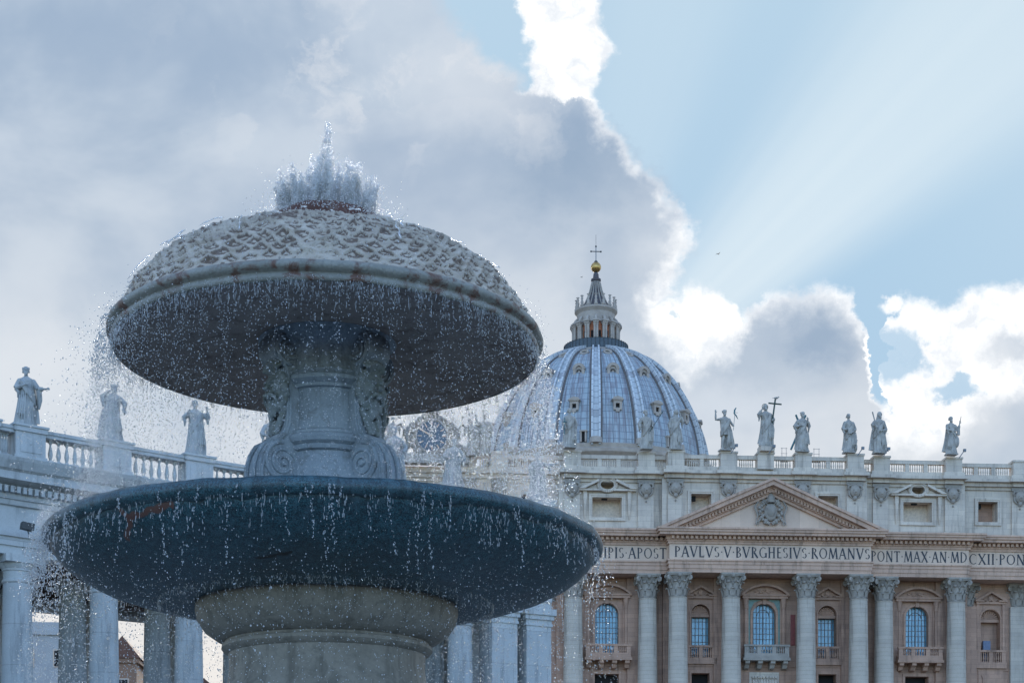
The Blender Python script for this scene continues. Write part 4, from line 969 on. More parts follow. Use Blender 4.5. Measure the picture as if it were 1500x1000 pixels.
        # balustrade across the opening
        b = MB(); yf = y-.35; b.box(dx-2.1, dx+2.1, yf-.1, y+.01, 24.3, 25.1); b.box(dx-2.1, dx+2.1, yf-.06, y-.002, 26.5, 26.78)
        for p in (dx-1.75, dx, dx+1.75): b.box(p-.28, p+.28, yf, yf+.3, 25.1, 26.5)
        for i in range(2): balusters(b, dx-1.45+i*1.75, dx-.3+i*1.75, 4, yf+.15, 25.1, 26.5)
        bpart(b, 'balustrade_panel', M['wall'])
        if small:
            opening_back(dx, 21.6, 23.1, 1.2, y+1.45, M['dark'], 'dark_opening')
            b = MB(); b.box(dx-1.5, dx-1.22, y-.1, y, 21.2, 23.5); b.box(dx+1.22, dx+1.5, y-.1, y, 21.2, 23.5); b.box(dx-1.218, dx+1.218, y-.1, y, 23.12, 23.5); bpart(b, 'opening_frame', M['wall'])
        else:
            b = MB(); b.box(dx-1.7, dx+1.7, y-.12, y+.01, 20.8, 24.0); b.prism([(dx-1.3, 21.2), (dx+1.3, 21.2), (dx+1.1, 21.8), (dx+1.1, 22.9), (dx+1.3, 23.4), (dx-1.3, 23.4), (dx-1.1, 22.9), (dx-1.1, 21.8)], y-.25, y-.12); bpart(b, 'carved_panel', M['wall'])
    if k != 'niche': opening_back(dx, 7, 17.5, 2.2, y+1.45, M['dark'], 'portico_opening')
# string course at mid height
b = MB()
for (x0, x1, ya) in SEG:
    y = ya+WB if ya != YA else YA+2.7
    b.box(x0+.1, x1-.1, y-.14, y+.01, 24.0, 24.28)
bpart(b, 'string_course', M['wall'])
# columns with Corinthian capitals
def leafcap(half=False):
    b = MB(); b.lathe([(1.12, 0), (1.2, .08), (1.12, .18), (1.06, .25), (1.08, 1.4), (1.28, 2.3), (1.5, 2.75)], 32)
    for row, (z0, h, n, r0, out) in enumerate(((.22, 1.05, 8, 1.08, .38), (.9, 1.2, 8, 1.10, .52))):
        for k in range(n):
            a = 2*PI*(k+.5*row)/n; d = Vector((math.cos(a), math.sin(a), 0)); t_ = Vector((-math.sin(a), math.cos(a), 0))
            pth = [(r0, z0, .34), (r0+.08, z0+h*.5, .40), (r0+.18, z0+h*.8, .34), (r0+out, z0+h, .26), (r0+out+.06, z0+h*.86, .12)]
            rings = []
            for (r_, z_, w__) in pth: rings.append([tuple(d*(r_+q[1])+t_*(w__*q[0])+Vector((0, 0, z_))) for q in ((-1, 0), (-.55, .07), (0, .13), (.55, .07), (1, 0), (.5, -.06), (-.5, -.06))])
            b.rings(rings)
    for k in range(4):
        a = PI/4+PI/2*k; d = Vector((math.cos(a), math.sin(a), 0)); t_ = Vector((-math.sin(a), math.cos(a), 0))
        c = d*1.95+Vector((0, 0, 2.45))
        b.tube([d*1.15+Vector((0, 0, 1.7)), d*1.45+Vector((0, 0, 2.35)), d*1.8+Vector((0, 0, 2.72))], [.16, .16, .15], 8)
        pts = [c+d*.28*(1-.75*i/20)*math.cos(.5*PI-i*.55)+Vector((0, 0, .28*(1-.75*i/20)*math.sin(.5*PI-i*.55))) for i in range(21)]
        b.tube(pts, .13, 7)
        e_ = Vector((math.cos(a-PI/4), math.sin(a-PI/4), 0)); b.ell(tuple(e_*1.55+Vector((0, 0, 2.78))), (.28, .28, .28), 9, 6)
        tt = Vector((-e_.y, e_.x, 0))
        for s in (-1, 1): b.tube([e_*1.2+Vector((0, 0, 1.75)), e_*1.38+tt*s*.28+Vector((0, 0, 2.3)), e_*1.5+tt*s*.16+Vector((0, 0, 2.5))], [.09, .10, .07], 7)
    n = 40; ab_ = []
    for z_, s_ in ((2.74, 1.0), (2.86, 1.03), (2.92, 1.08), (3.15, 1.10)):
        ring = []
        for j in range(n):
            a = 2*PI*j/n+PI/4; q = (a % (PI/2))/(PI/2); q = abs(((a-PI/4) % (PI/2))/(PI/2)-.5)*2   # 1 at the corners
            ring.append((s_*(1.5+.52*q**2.2)*math.cos(a), s_*(1.5+.52*q**2.2)*math.sin(a), z_))
        ab_.append(ring)
    b.rings(ab_); return b
cap_me = leafcap().mesh('capital', M['capital'])
sh = MB(); prof = [(1.75, 6.9), (1.75, 7.5), (1.7, 7.6), (1.72, 7.9), (1.55, 8.1), (1.58, 8.4), (1.40, 8.6)]+[(1.38-.22*((z_-8.6)/24.0)**1.7, z_) for z_ in np.linspace(8.6, 32.45, 14)]+[(1.20, 32.5), (1.22, 32.6)]
sh.lathe([(r_, z_) for r_, z_ in prof], 40); sh_me = sh.mesh('column', M['shaft'], True, 35)
def column(dx, ya, cz=32.58):
    o = inst('column', sh_me, ba, (dx, ya-215, 0)); inst('capital', cap_me, o, (0, 0, cz))
for dx in (-12.04, -5.0, 5.0, 12.04): column(dx, YA)
for dx in (-25.7, -15.85, 15.85, 25.7): column(dx, YB)
for dx in (-35.3, -28.2, 28.2, 35.3, -39.4, 39.4, -49.5, 49.5, -56, 56):    # flat pilasters
    b = MB(); y = YC+WB; b.box(dx-1.2, dx+1.2, y-.55, y+.02, 6.9, 32.6); o = bpart(b, 'pilaster', M['wall'] if abs(dx) < 30 else M['shaft'])
    c = inst('capital', cap_me, o, (dx, y+.65-215, 32.58))
for dx in (-23.0, -18.3, 18.3, 23.0):
    pass
b = MB()
for dx in (-27.0, -24.2, -17.6, -14.0, 14.0, 17.6, 24.2, 27.0): b.box(dx-.75, dx+.75, YB+WB-.5, YB+WB+.02 if abs(dx) < 26 else YC+WB+.05, 6.9, 35.7)
for dx in (-10.9, -6.3, 6.3, 10.9, -13.1, 13.1): b.box(dx-.55, dx+.55, YA+2.7-.45, YA+2.72, 6.9, 35.7)
bpart(b, 'backing_pier', M['wall'])
# entablature in projecting sections
LET = {}
def seg_ent(x0, x1, ya, ends):
    y0 = ya-1.25; yb = ya+2.9; e0, e1 = ends
    b = MB()
    def course(z0, z1, pr, m=0):
        b.cur = m; b.box(x0-(pr if e0 else 0)+.001, x1+(pr if e1 else 0)-.001, y0-pr, yb, z0, z1)
    course(35.75, 36.25, 0); course(36.252, 36.8, .10); course(36.802, 37.2, .20); course(37.202, 37.40, .34)
    course(37.402, 39.43, .02, 1)
    course(39.432, 39.75, .22); course(39.752, 39.95, .36)
    course(40.40, 40.75, 1.5); course(40.752, 41.05, 1.7); course(41.052, 41.30, 1.85)
    course(39.952, 40.40, .5)
    n = int((x1-x0)/.62); b.cur = 0
    for i in range(n):
        x = x0+(x1-x0)*(i+.5)/n; b.box(x-.17, x+.17, y0-.95, y0-.49, 39.98, 40.36)
    return bpart(b, 'entablature', [M['ent'], M['frieze']])
for i, (x0, x1, ya) in enumerate(SEG): seg_ent(x0, x1, ya, ((i in (0, 1, 2)), (i in (2, 3, 4))))
# pediment
b = MB(); yf = YA-1.25
hw, z0, z1 = 13.9+1.0, 41.302, 47.9; ins = .0
tx, tz = hw, z1-z0; Lp = math.hypot(tx, tz)
def rake(d0, d1, y0, y1):     # sloping band between offsets d0..d1 below the top edge
    k0, k1 = d0*Lp/tx, d1*Lp/tx
    for s in (-1, 1):
        pb = [(s*hw, z0-k0), (0, z1-k0), (0, z1-k1), (s*hw, z0-k1)]
        # cut at the horizontal cornice
        def xat(k): return hw*(1-(z0-(z0-k))/tz) if k > 0 else hw
        xa, xb = hw*(1-k0/tz), hw*(1-k1/tz)
        b.prism([(s*xa, z0), (0, z1-k0), (0, z1-k1), (s*xb, z0)], y0, y1)
rake(0, .32, yf-1.75, YA+2.9); rake(.322, .85, yf-1.5, YA+2.9); rake(.852, 1.05, yf-.75, YA+2.9); rake(1.052, 1.5, yf-.5, YA+2.9); rake(1.502, 1.85, yf-.2, YA+2.9)
n = 30
for s in (-1, 1):
    for i in range(n):
        t_ = .12+.86*(i+.5)/n; x = s*hw*(1-t_); z_ = z0+tz*t_-1.06*Lp/tx
        if z_-.4 > z0: b.prism([(x-.14, z_-.36), (x+.14, z_-.36), (x+.14, z_+.02-.06*s), (x-.14, z_+.02+.06*s)], yf-.78, yf-.45)
pe = bpart(b, 'pediment', M['ent'])
b = MB(); b.prism([(-11.6, z0+.01), (11.6, z0+.01), (0, z1-1.6)], yf+.25, yf+.6); bpart(b, 'tympanum', M['frieze'], parent=pe)
# coat of arms: shield, crossed keys, tiara, scrolls
b = MB(); rn = random.Random(8)
b.ell((0, yf-.05, 43.7), (.95, .35, 1.25), 16, 10); b.ell((0, yf-.2, 43.8), (.68, .35, .92), 14, 9)
b.lathe([(.62, 0), (.7, .25), (.6, .5), (.62, .7), (.5, .95), (.36, 1.2), (.12, 1.45), (.16, 1.55)], 16, (0, yf, 45.0)); b.ell((0, yf, 46.7), (.16, .16, .16), 8, 6)
for s in (-1, 1):
    b.tube([(-s*1.9, yf-.1, 42.2), (0, yf+.05, 44.4), (s*1.9, yf-.1, 46.2)], .15, 8); b.box(s*1.95-.35, s*1.95+.35, yf-.2, yf+.05, 45.7, 46.5); b.lathe([(.1, -.1), (.28, 0), (.1, .1)], 12, (-s*1.95, yf-.1, 42.1), ax='y')
    for i in range(16):
        a = -1.3+2.7*i/15; rr2 = 1.45+.25*math.sin(i*2.2); b.ell((s*(rr2*math.cos(a)*.95+.1), yf-.05+rn.uniform(-.1, .1), 43.8+1.65*math.sin(a)), (.26, .18, .26), 8, 5)
    b.tube([(s*.5, yf-.1, 42.6), (s*.9, yf-.15, 42.1), (s*.35, yf-.15, 41.9), (s*.1, yf-.1, 42.3)], [.2, .18, .16, .1], 8)
    b.tube([(s*1.7, yf-.1, 45.4), (s*2.3, yf-.1, 44.4), (s*1.9, yf-.1, 43.2), (s*2.1, yf-.1, 42.4)], [.1, .16, .12, .05], 7)
b.v = [(x*.92, y, 43.9+(z_-43.9)*.92) for x, y, z_ in b.v]
cr_ = bpart(b, 'coat_of_arms', M['capital'], True, 45, parent=pe)
# attic storey
AY = 1.75
AW = [(-21, 'big'), (21, 'big'), (-8.55, 'small'), (8.55, 'small'), (-31.0, 'small'), (31.0, 'small')]
for (x0, x1, ya) in SEG:
    y = ya+AY if ya != YA else YB+AY-.9; hs = []
    for dx, k in AW:
        if x0 < dx < x1: hs.append((dx-1.97, dx+1.97, 43.7, 46.35) if k == 'big' else (dx-1.35, dx+1.35, 44.05, 46.8))
        if x0 < dx < x1 and k == 'big': hs.append((dx-.95, dx+.95, 47.35, 48.55))
    bpart(holed(x0, x1, 41.0, Z['at1'], y, hs, .9), 'attic_wall', M['attic'])
    b = MB(); b.box(x0+.02, x1-.02, y-.28, y+.02, 41.302, 42.1); bpart(b, 'attic_base', M['attic'])
    for (a, c, e, f) in hs: b = MB(); b.box(a-.6, c+.6, y+2.2, y+2.3, e-.3, f+.3); b.box(a-.5, a-.001, y+.92, y+2.2, e-.2, f+.2); b.box(c+.001, c+.5, y+.92, y+2.2, e-.2, f+.2); b.box(a-.5, c+.5, y+.92, y+2.2, e-.3, e-.2); b.box(a-.5, c+.5, y+.92, y+2.2, f+.2, f+.3); bpart(b, 'loggia_room', M['niche'])
    for dx, k in AW:
        if not (x0 < dx < x1): continue
        b = MB(); w_, h0, h1 = (1.97, 43.7, 46.35) if k == 'big' else (1.35, 44.05, 46.8)
        for (o_, pr) in ((.22, .14), (.46, .22)):
            i_ = 0 if o_ == .22 else .22
            b.box(dx-w_-o_, dx-w_-i_-.001, y-pr, y+.01, h0-o_, h1+o_); b.box(dx+w_+i_+.001, dx+w_+o_, y-pr, y+.01, h0-o_, h1+o_)
            b.box(dx-w_-i_, dx+w_+i_, y-pr, y+.01, h1+i_+.001, h1+o_); b.box(dx-w_-i_, dx+w_+i_, y-pr, y+.01, h0-o_, h0-i_-.001)
        if k == 'big':
            for s in (-1, 1):
                xx = dx+s*2.95; b.box(xx-.25, xx+.25, y-.4, y+.01, 46.0, 47.1); b.tube([(xx, y-.2, 46.0), (xx, y-.25, 45.2), (xx, y-.15, 44.2), (xx, y-.1, 43.4)], [.24, .22, .18, .05], 8)
                b.box(dx+s*2.3-1.5, dx+s*2.3+1.5, y-.75, y+.01, 47.1, 47.32)
                b.prism([(dx+s*3.9, 47.322), (dx+s*1.15, 48.62), (dx+s*1.15, 48.3), (dx+s*3.1, 47.322)], y-.95, y+.01)
                b.prism([(dx+s*3.0, 47.323), (dx+s*1.15, 48.2), (dx+s*1.15, 47.323)], y-.25, y+.01)
            for i in range(30):
                a = 2*PI*i/30; b.ell((dx+1.27*math.cos(a), y-.35, 47.95+.9*math.sin(a)), (.19, .22, .17), 7, 5)
            arch_band(b, dx, .90, 1.12, 47.95, y-.42, y+.01, 24, 0, 2*PI, .66)
            for i in range(22):
                a = PI*2*i/22
                q, p2 = a, PI*2*(i+1)/22
                b.prism([(dx+.92*math.cos(q), 47.95+.6*math.sin(q)), (dx+1.3*math.cos(q), 47.95+.86*math.sin(q)), (dx+1.3*math.cos(p2), 47.95+.86*math.sin(p2)), (dx+.92*math.cos(p2), 47.95+.6*math.sin(p2))], y-.2, y+.005)
        bpart(b, 'attic_window_frame', M['attic'])
        if k == 'small':
            b = MB(); b.box(dx-1.2, dx-.55, y+1.0, y+1.4, 46.1, 46.75); bpart(b, 'black_loudspeaker', M['dark'])
        else:
            b = MB(); b.box(dx-.65, dx+.1, y+.5, y+.9, 46.15, 46.33); bpart(b, 'dark_lamp_bar', M['dark'])
# attic pilasters with carved heads
def headcap():
    b = MB(); b.box(-1.15, 1.15, -.25, 0, 2.3, 2.75)
    b.ell((0, -.25, 1.5), (.75, .35, .85), 12, 8); b.ell((0, -.45, 1.35), (.4, .3, .5), 10, 7)
    for s in (-1, 1):
        b.tube([(s*.3, -.2, 2.3), (s*.85, -.3, 2.15), (s*.95, -.3, 1.75), (s*.65, -.3, 1.65)], [.2, .2, .18, .1], 8)
        b.tube([(s*.85, -.15, 1.7), (s*.8, -.25, 1.0), (s*.4, -.2, .55)], [.16, .15, .08], 8); b.ell((s*.25, -.62, 1.55), (.1, .1, .08), 7, 5)
    b.tube([(0, -.5, 1.45), (0, -.75, 1.2)], [.08, .14], 7); b.ell((0, -.3, .55), (.3, .2, .35), 8, 6); b.ell((0, -.15, -.1), (.12, .1, .15), 7, 5)
    for i in range(5): b.ell((-.4+.2*i, -.3, 2.1), (.13, .12, .2), 7, 5)
    return b
hc_me = headcap().mesh('carved_head', M['capital'], True, 50)
PIL = [-56, -49.5, -39.4, -35.3, -25.7, -15.85, -12.04, -5.0, 5.0, 12.04, 15.85, 25.7, 35.3, 39.4, 49.5, 56]
def ay(dx): ya = plane_of(dx); return ya+AY if ya != YA else YB+AY-.9
def small_break(dx): return 0
for dx in PIL:
    y = ay(dx); b = MB(); b.box(dx-1.05, dx+1.05, y-.35, y+.02, 42.1, Z['at1']); b.box(dx-1.3, dx+1.3, y-.55, y+.02, 41.305, 42.3)
    if abs(dx) in (12.04, 25.7, 35.3):
        s = 1 if dx > 0 else -1; b.box(dx+s*1.06 if s > 0 else dx-1.75, dx+1.75 if s > 0 else dx-1.06, y-.15, y+.02, 42.1, Z['at1'])
    o = bpart(b, 'attic_pilaster', M['attic']); inst('carved_head', hc_me, o, (dx, y-.35-215, 45.9))
# attic cornice + balustrade
b = MB()
for i, (x0, x1, ya) in enumerate(SEG):
    y = ya+AY if ya != YA else YB+AY-.9
    b.box(x0, x1, y-.25, y+1.5, 48.35, 48.749); b.box(x0-.2*(i < 3), x1+.2*(i > 1), y-.7, y+1.5, 48.75, 49.25); b.box(x0-.4*(i < 3), x1+.4*(i > 1), y-1.25, y+1.5, 49.252, 49.65)
    b.box(x0-.3*(i < 3), x1+.3*(i > 1), y-.45, y+1.5, 49.652, 50.2)
for dx in PIL:
    y = ay(dx); b.box(dx-1.2, dx+1.2, y-.9, y-.6, 48.72, 49.24); b.box(dx-1.7, dx+1.7, y-1.6, y-1.2, 49.245, 49.66)
    b.box(dx-1.4, dx+1.4, y-1.2, y-.3, 49.3, 50.21)
bpart(b, 'attic_cornice', M['attic'])
CDX = at(1122, 700, 213.6).x-XC; PEDS = sorted(PIL+[CDX])
for i in range(len(PEDS)-1):
    xa, xb = PEDS[i]+1.15, PEDS[i+1]-1.15
    if xb-xa < 1: continue
    mid = (xa+xb)/2
    if abs(mid) > 40 and abs(mid) < 49: continue
    y = (ay(mid))-.05; b = MB(); b.box(xa-.3, xb+.3, y-.28, y+.28, 51.4, 51.9); b.box(xa-.3, xb+.3, y-.25, y+.25, 50.15, 50.35)
    nb = max(1, round((xb-xa)/2.5))
    for k in range(nb):
        a, c = xa+(xb-xa)*k/nb, xa+(xb-xa)*(k+1)/nb
        if k: b.box(a-.28, a+.28, y-.22, y+.22, 50.35, 51.4)
        balusters(b, a+.32, c-.32, max(3, int((c-a-.6)/.28)), y, 50.35, 51.4, .11, 6)
    bpart(b, 'roof_balustrade', M['attic'])
for dx in PEDS:
    y = ay(dx); b = MB(); b.box(dx-1.1, dx+1.1, y-1.0, y+.6, 50.0, 52.0); b.box(dx-1.2, dx+1.2, y-1.1, y+.7, 52.0, 52.25); bpart(b, 'statue_pedestal', M['attic'])
# floodlight arms beside the pedestals
for px in (1077, 1132, 1262, 1300, 1411):
    p = at(px-6, 660, FACE_Y-.8); b = MB(); b.tube([(p.x, p.y, 51.8+BZ), (p.x+.6, p.y-.2, 52.7+BZ)], .06, 5); q = b.build('floodlight', M['metal'])
    c = MB(); c.box(p.x+.5, p.x+.85, p.y-.35, p.y-.05, 52.6+BZ, 52.95+BZ); c.build('lamp_head', M['metal'], q)
    tag(q, 'small floodlight on a bent arm beside a statue pedestal on the balustrade', 'floodlight', 'floodlights along the balustrade')

# clock with its wreath, tiara and leaning angels
cx_, cz_, cy_ = at(633, 640, FACE_Y).x, 53.5, FACE_Y+.3
b = MB(); b.box(cx_-XC-4.9, cx_-XC+4.9, cy_-.6, cy_+.9, 50.0, 51.2); b.box(cx_-XC-2.4, cx_-XC+2.4, cy_-.2, cy_+.8, 51.2, 55.3)
bc = bpart(b, 'clock_housing', M['statue'])
b = MB(); b.lathe([(1.95, -.35), (2.1, -.45), (2.35, -.4), (2.4, 0), (1.95, 0)], 40, (cx_-XC, cy_-.2, cz_), ax='y'); rn = random.Random(2)
for i in range(26): a = 2*PI*i/26; b.ell((cx_-XC+2.75*math.cos(a), cy_-.3, cz_+2.65*math.sin(a)), (.42, .35, .4), 9, 6)
for s in (-1, 1):
    b.tube([(cx_-XC+s*2.4, cy_-.3, 55.3), (cx_-XC+s*3.3, cy_-.3, 54.0), (cx_-XC+s*3.0, cy_-.3, 52.4), (cx_-XC+s*5.3, cy_-.3, 51.2)], [.3, .55, .5, .7], 9)
    b.tube([(cx_-XC-s*1.2, cy_-.4, 55.2), (cx_-XC+s*1.9, cy_-.3, 58.0)], .2, 8)
b.lathe([(.9, 0), (1.05, .4), (.9, .8), (.95, 1.1), (.7, 1.6), (.35, 2.1), (.12, 2.4)], 16, (cx_-XC, cy_-.1, 56.4))
bpart(b, 'clock_ornament', M['capital'], True, 45, parent=bc)
b = MB(); b.lathe([(.01, -.3), (1.98, -.3), (1.98, -.2)], 40, (cx_-XC, cy_-.2, cz_), ax='y'); bpart(b, 'clock_dial', plain('slate_dial', (.12, .16, .20), .5), parent=bc)
b = MB()
for i in range(12):
    a = PI/6*i; b.tube([(cx_-XC+1.3*math.cos(a), cy_-.55, cz_+1.3*math.sin(a)), (cx_-XC+1.8*math.cos(a), cy_-.55, cz_+1.8*math.sin(a))], .08, 4)
b.tube([(cx_-XC, cy_-.6, cz_), (cx_-XC-1.6, cy_-.6, cz_+.9)], .1, 4)
bpart(b, 'clock_marks', M['frieze'], parent=bc)
def wing(sg): return lambda b: b.tube([(sg*.06, .07, .74), (sg*.26, .10, .86), (sg*.36, .10, .70), (sg*.30, .08, .42)], [.05, .09, .08, .02], 10, .35)
for px, sg, lb in ((574, -1, 'stone angel leaning on the left side of the clock'), (691, 1, 'stone angel reaching out on the right side of the clock')):
    X = at(px, 640, FACE_Y).x
    statue('stone_angel', (X, FACE_Y+.1, 50.9+BZ), 4.7, dict(arms=[(-1, (-.20, -.03, .66), (-.20-.10*(sg < 0), -.06, .70)), (1, (.20, -.03, .68), (.24+.12*(sg > 0), -.06, .74))], beard=False, sway=.06*sg, cloak=.3, extra=[wing(-1), wing(1)]), lb, 'angels beside the clock', M['statue'], 60+px, R(8))
# the scaffold behind the statue with the X cross
sf = empty('scaffold', (at(1175, 660, 217).x, 217.3, 49.6+BZ)); tag(sf, 'thin metal scaffold on the roof behind the statue with the X cross', 'scaffold')
for x in (-2.7, -2.1, 1.7, 2.4):
    b = MB(); b.tube([(x, 0, 0), (x, 0, 4.3)], .03, 5); b.build('pole', M['metal'], sf)
b = MB()
for z_ in (2.8, 3.5, 4.2):
    for s in (-2.4, 2.05): b.tube([(s-.45, 0, z_), (s+.45, 0, z_)], .025, 5)
b.box(-2.9, -1.8, -.3, .3, 2.4, 2.5); b.box(1.4, 2.6, -.3, .3, 2.4, 2.5); b.build('platform', M['metal'], sf)

# ---- inscription
W1, W0 = .155, .085
def L_(x0, y0, x1, y1, w_=W1): return ('l', x0, y0, x1, y1, w_)
GL = {
 'I': (.30, [L_(.15, 0, .15, 1)], [(.15, 0), (.15, 1)]),
 'P': (.62, [L_(.15, 0, .15, 1), ('a', .2, .74, .34, .24, 90, -90, .12)], [(.15, 0)]),
 'A': (.80, [L_(.06, 0, .40, 1, W0), L_(.40, 1, .74, 0), L_(.2, .36, .6, .36, .07)], [(.06, 0), (.74, 0)]),
 'V': (.80, [L_(.06, 1, .40, 0), L_(.40, 0, .74, 1, W0)], [(.06, 1), (.74, 1)]),
 'L': (.62, [L_(.15, 0, .15, 1), L_(.15, .04, .56, .04, .09), L_(.55, .0, .57, .2, .05)], [(.15, 1)]),
 'S': (.56, [('a', .28, .745, .20, .215, 35, 250, .12), ('a', .28, .255, .21, .22, 75, -145, .12)], []),
 'B': (.62, [L_(.15, 0, .15, 1), ('a', .2, .75, .28, .22, 90, -90, .12), ('a', .2, .26, .34, .24, 90, -90, .12)], []),
 'R': (.72, [L_(.15, 0, .15, 1), ('a', .2, .75, .30, .22, 90, -90, .12), L_(.32, .5, .70, 0)], [(.15, 0)]),
 'G': (.84, [('a', .46, .5, .38, .48, 50, 315, .13), L_(.75, .05, .75, .42)], [(.75, .42)]),
 'H': (.80, [L_(.15, 0, .15, 1), L_(.65, 0, .65, 1), L_(.15, .52, .65, .52, .07)], [(.15, 0), (.15, 1), (.65, 0), (.65, 1)]),
 'E': (.56, [L_(.15, 0, .15, 1), L_(.15, .96, .50, .96, .08), L_(.15, .52, .44, .52, .08), L_(.15, .04, .53, .04, .08)], []),
 'O': (.90, [('a', .45, .5, .38, .48, 0, 360, .13)], []),
 'M': (1.0, [L_(.08, 0, .2, 1, W0), L_(.2, 1, .5, .05), L_(.5, .05, .8, 1, W0), L_(.8, 1, .92, 0)], [(.08, 0), (.92, 0)]),
 'N': (.86, [L_(.13, 0, .13, 1, W0), L_(.13, 1, .72, 0), L_(.72, 0, .72, 1, W0)], [(.13, 0), (.72, 1)]),
 'T': (.72, [L_(.36, 0, .36, 1), L_(.03, .96, .69, .96, .08), L_(.04, .84, .03, 1, .05), L_(.68, .84, .69, 1, .05)], [(.36, 0)]),
 'C': (.80, [('a', .46, .5, .38, .48, 50, 310, .13)], []),
 'X': (.80, [L_(.08, 1, .72, 0), L_(.10, 0, .70, 1, W0)], [(.08, 1), (.72, 0), (.1, 0), (.7, 1)]),
 'D': (.86, [L_(.15, 0, .15, 1), ('a', .2, .5, .56, .48, 90, -90, .13)], []),
 '.': (.22, [L_(.06, .5, .16, .5, .1)], []), ' ': (.35, [], [])}
def inscription(text, x0, x1, y, z0=37.72, H=1.42):
    gap = .13; tot = sum(GL[c][0]+gap for c in text)-gap; kx = (x1-x0)/(tot*H); X = 0; lay = [0]; cur = [None]; root = empty('inscription'); root.parent = ba
    def quad(pts, b=None):
        lay[0] = (lay[0]+1) % 7
        cur[0].prism([(x0+(X+p[0])*H*kx, z0+p[1]*H) for p in pts], y-.02-.004*lay[0], y+.03)
    for ch in text:
        wd, st, se = GL[ch]; b = MB(); cur[0] = b
        for s in st:
            if s[0] == 'l':
                _, xa, ya_, xb, yb_, w_ = s; d = Vector((xb-xa, yb_-ya_)); d.normalize(); n_ = Vector((-d.y, d.x))*w_/2
                quad([(xa-n_.x, ya_-n_.y), (xb-n_.x, yb_-n_.y), (xb+n_.x, yb_+n_.y), (xa+n_.x, ya_+n_.y)])
            else:
                _, cx0, cy0, rx0, ry0, a0, a1, w_ = s; k = 14
                for i in range(k):
                    p, q = R(a0+(a1-a0)*i/k), R(a0+(a1-a0)*(i+1)/k)
                    def wq(a): return w_/2*(.55+.45*abs(math.cos(a)))
                    quad([(cx0+(rx0-wq(p)*1.2)*math.cos(p), cy0+(ry0-wq(p))*math.sin(p)), (cx0+(rx0+wq(p)*.8)*math.cos(p), cy0+(ry0+wq(p)*.2)*math.sin(p)), (cx0+(rx0+wq(q)*.8)*math.cos(q), cy0+(ry0+wq(q)*.2)*math.sin(q)), (cx0+(rx0-wq(q)*1.2)*math.cos(q), cy0+(ry0-wq(q))*math.sin(q))])
        for (sx, sy) in se:
            dy = .035 if sy < .5 else -.035; quad([(sx-.14, sy), (sx+.14, sy), (sx+.14, sy+dy), (sx-.14, sy+dy)])
        X += wd+gap
        if b.v: bpart(b, 'letter' if ch != '.' else 'dot', M['letter'], parent=root)
    return root
inscription('PAVLVS.V.BVRGHESIVS.ROMANVS', 38.30-XC, 64.22-XC, YA-1.27-.0)
inscription('PONT.MAX.AN.MD', 64.75-XC, 77.75-XC, YB-1.27)
inscription('CXII.PONT.VII', 78.35-XC, 90.0-XC, YC-1.27)
inscription('PRINCIPIS.APOST', 24.4-XC, 37.45-XC, YB-1.27)
inscription('IN.HONOREM', 14.5-XC, 23.6-XC, YC-1.27)

# ---- dome
DX_, DY_ = at(873, 660, 380).x-XC-165*math.sin(TW), 380-215
va = math.atan2(-380, -at(873, 660, 380).x)+TW       # bearing of the viewer seen from the dome: a rib faces it
def dz(mb, name, m, smooth=False, angle=None, parent=None, label=None):
    mb.v = [(x+DX_, y+DY_, z_+DZ) for x, y, z_ in mb.v]; o = mb.build(name, m, parent or ba, smooth, angle); return o
DP = [(25.6, 85.5), (25.5, 87.5), (25.0, 90.5), (24.2, 93.6), (22.9, 97.1), (21.2, 100.5), (19.2, 103.7), (17.0, 106.5), (14.6, 108.9), (12.0, 110.6), (9.4, 111.8), (7.2, 112.5), (6.6, 112.7)]
def dome_r(z_):
    return float(np.interp(z_, [p[1] for p in DP], [p[0] for p in DP]))
def refine(P_, n):
    zs_ = np.array(P_); t_ = np.arange(len(P_)); q = np.linspace(0, len(P_)-1, n)
    # catmull-rom
    out = []
    for x in q:
        i = min(int(x), len(P_)-2); f = x-i; p0, p1, p2, p3 = [zs_[max(0, min(len(P_)-1, i+k))] for k in (-1, 0, 1, 2)]
        out.append(tuple(.5*((2*p1)+(-p0+p2)*f+(2*p0-5*p1+4*p2-p3)*f*f+(-p0+3*p1-3*p2+p3)*f**3)))
    return out
DPF = refine(DP, 44)
b = MB(); b.lathe(DPF, 128, uvk=128.0); dome = dz(b, 'dome', M['lead'], True)
b = MB(); b.lathe([(22, 38), (22, 60), (24.5, 60.5), (24.5, 77), (26.6, 78), (26.6, 79.5), (25.2, 80), (25.2, 83.0), (26.2, 83.4), (26.9, 84.0), (27.0, 84.7), (26.1, 85.1), (26.3, 85.9), (25.4, 86.3)], 96); dz(b, 'drum', M['lantern'], True, 30)
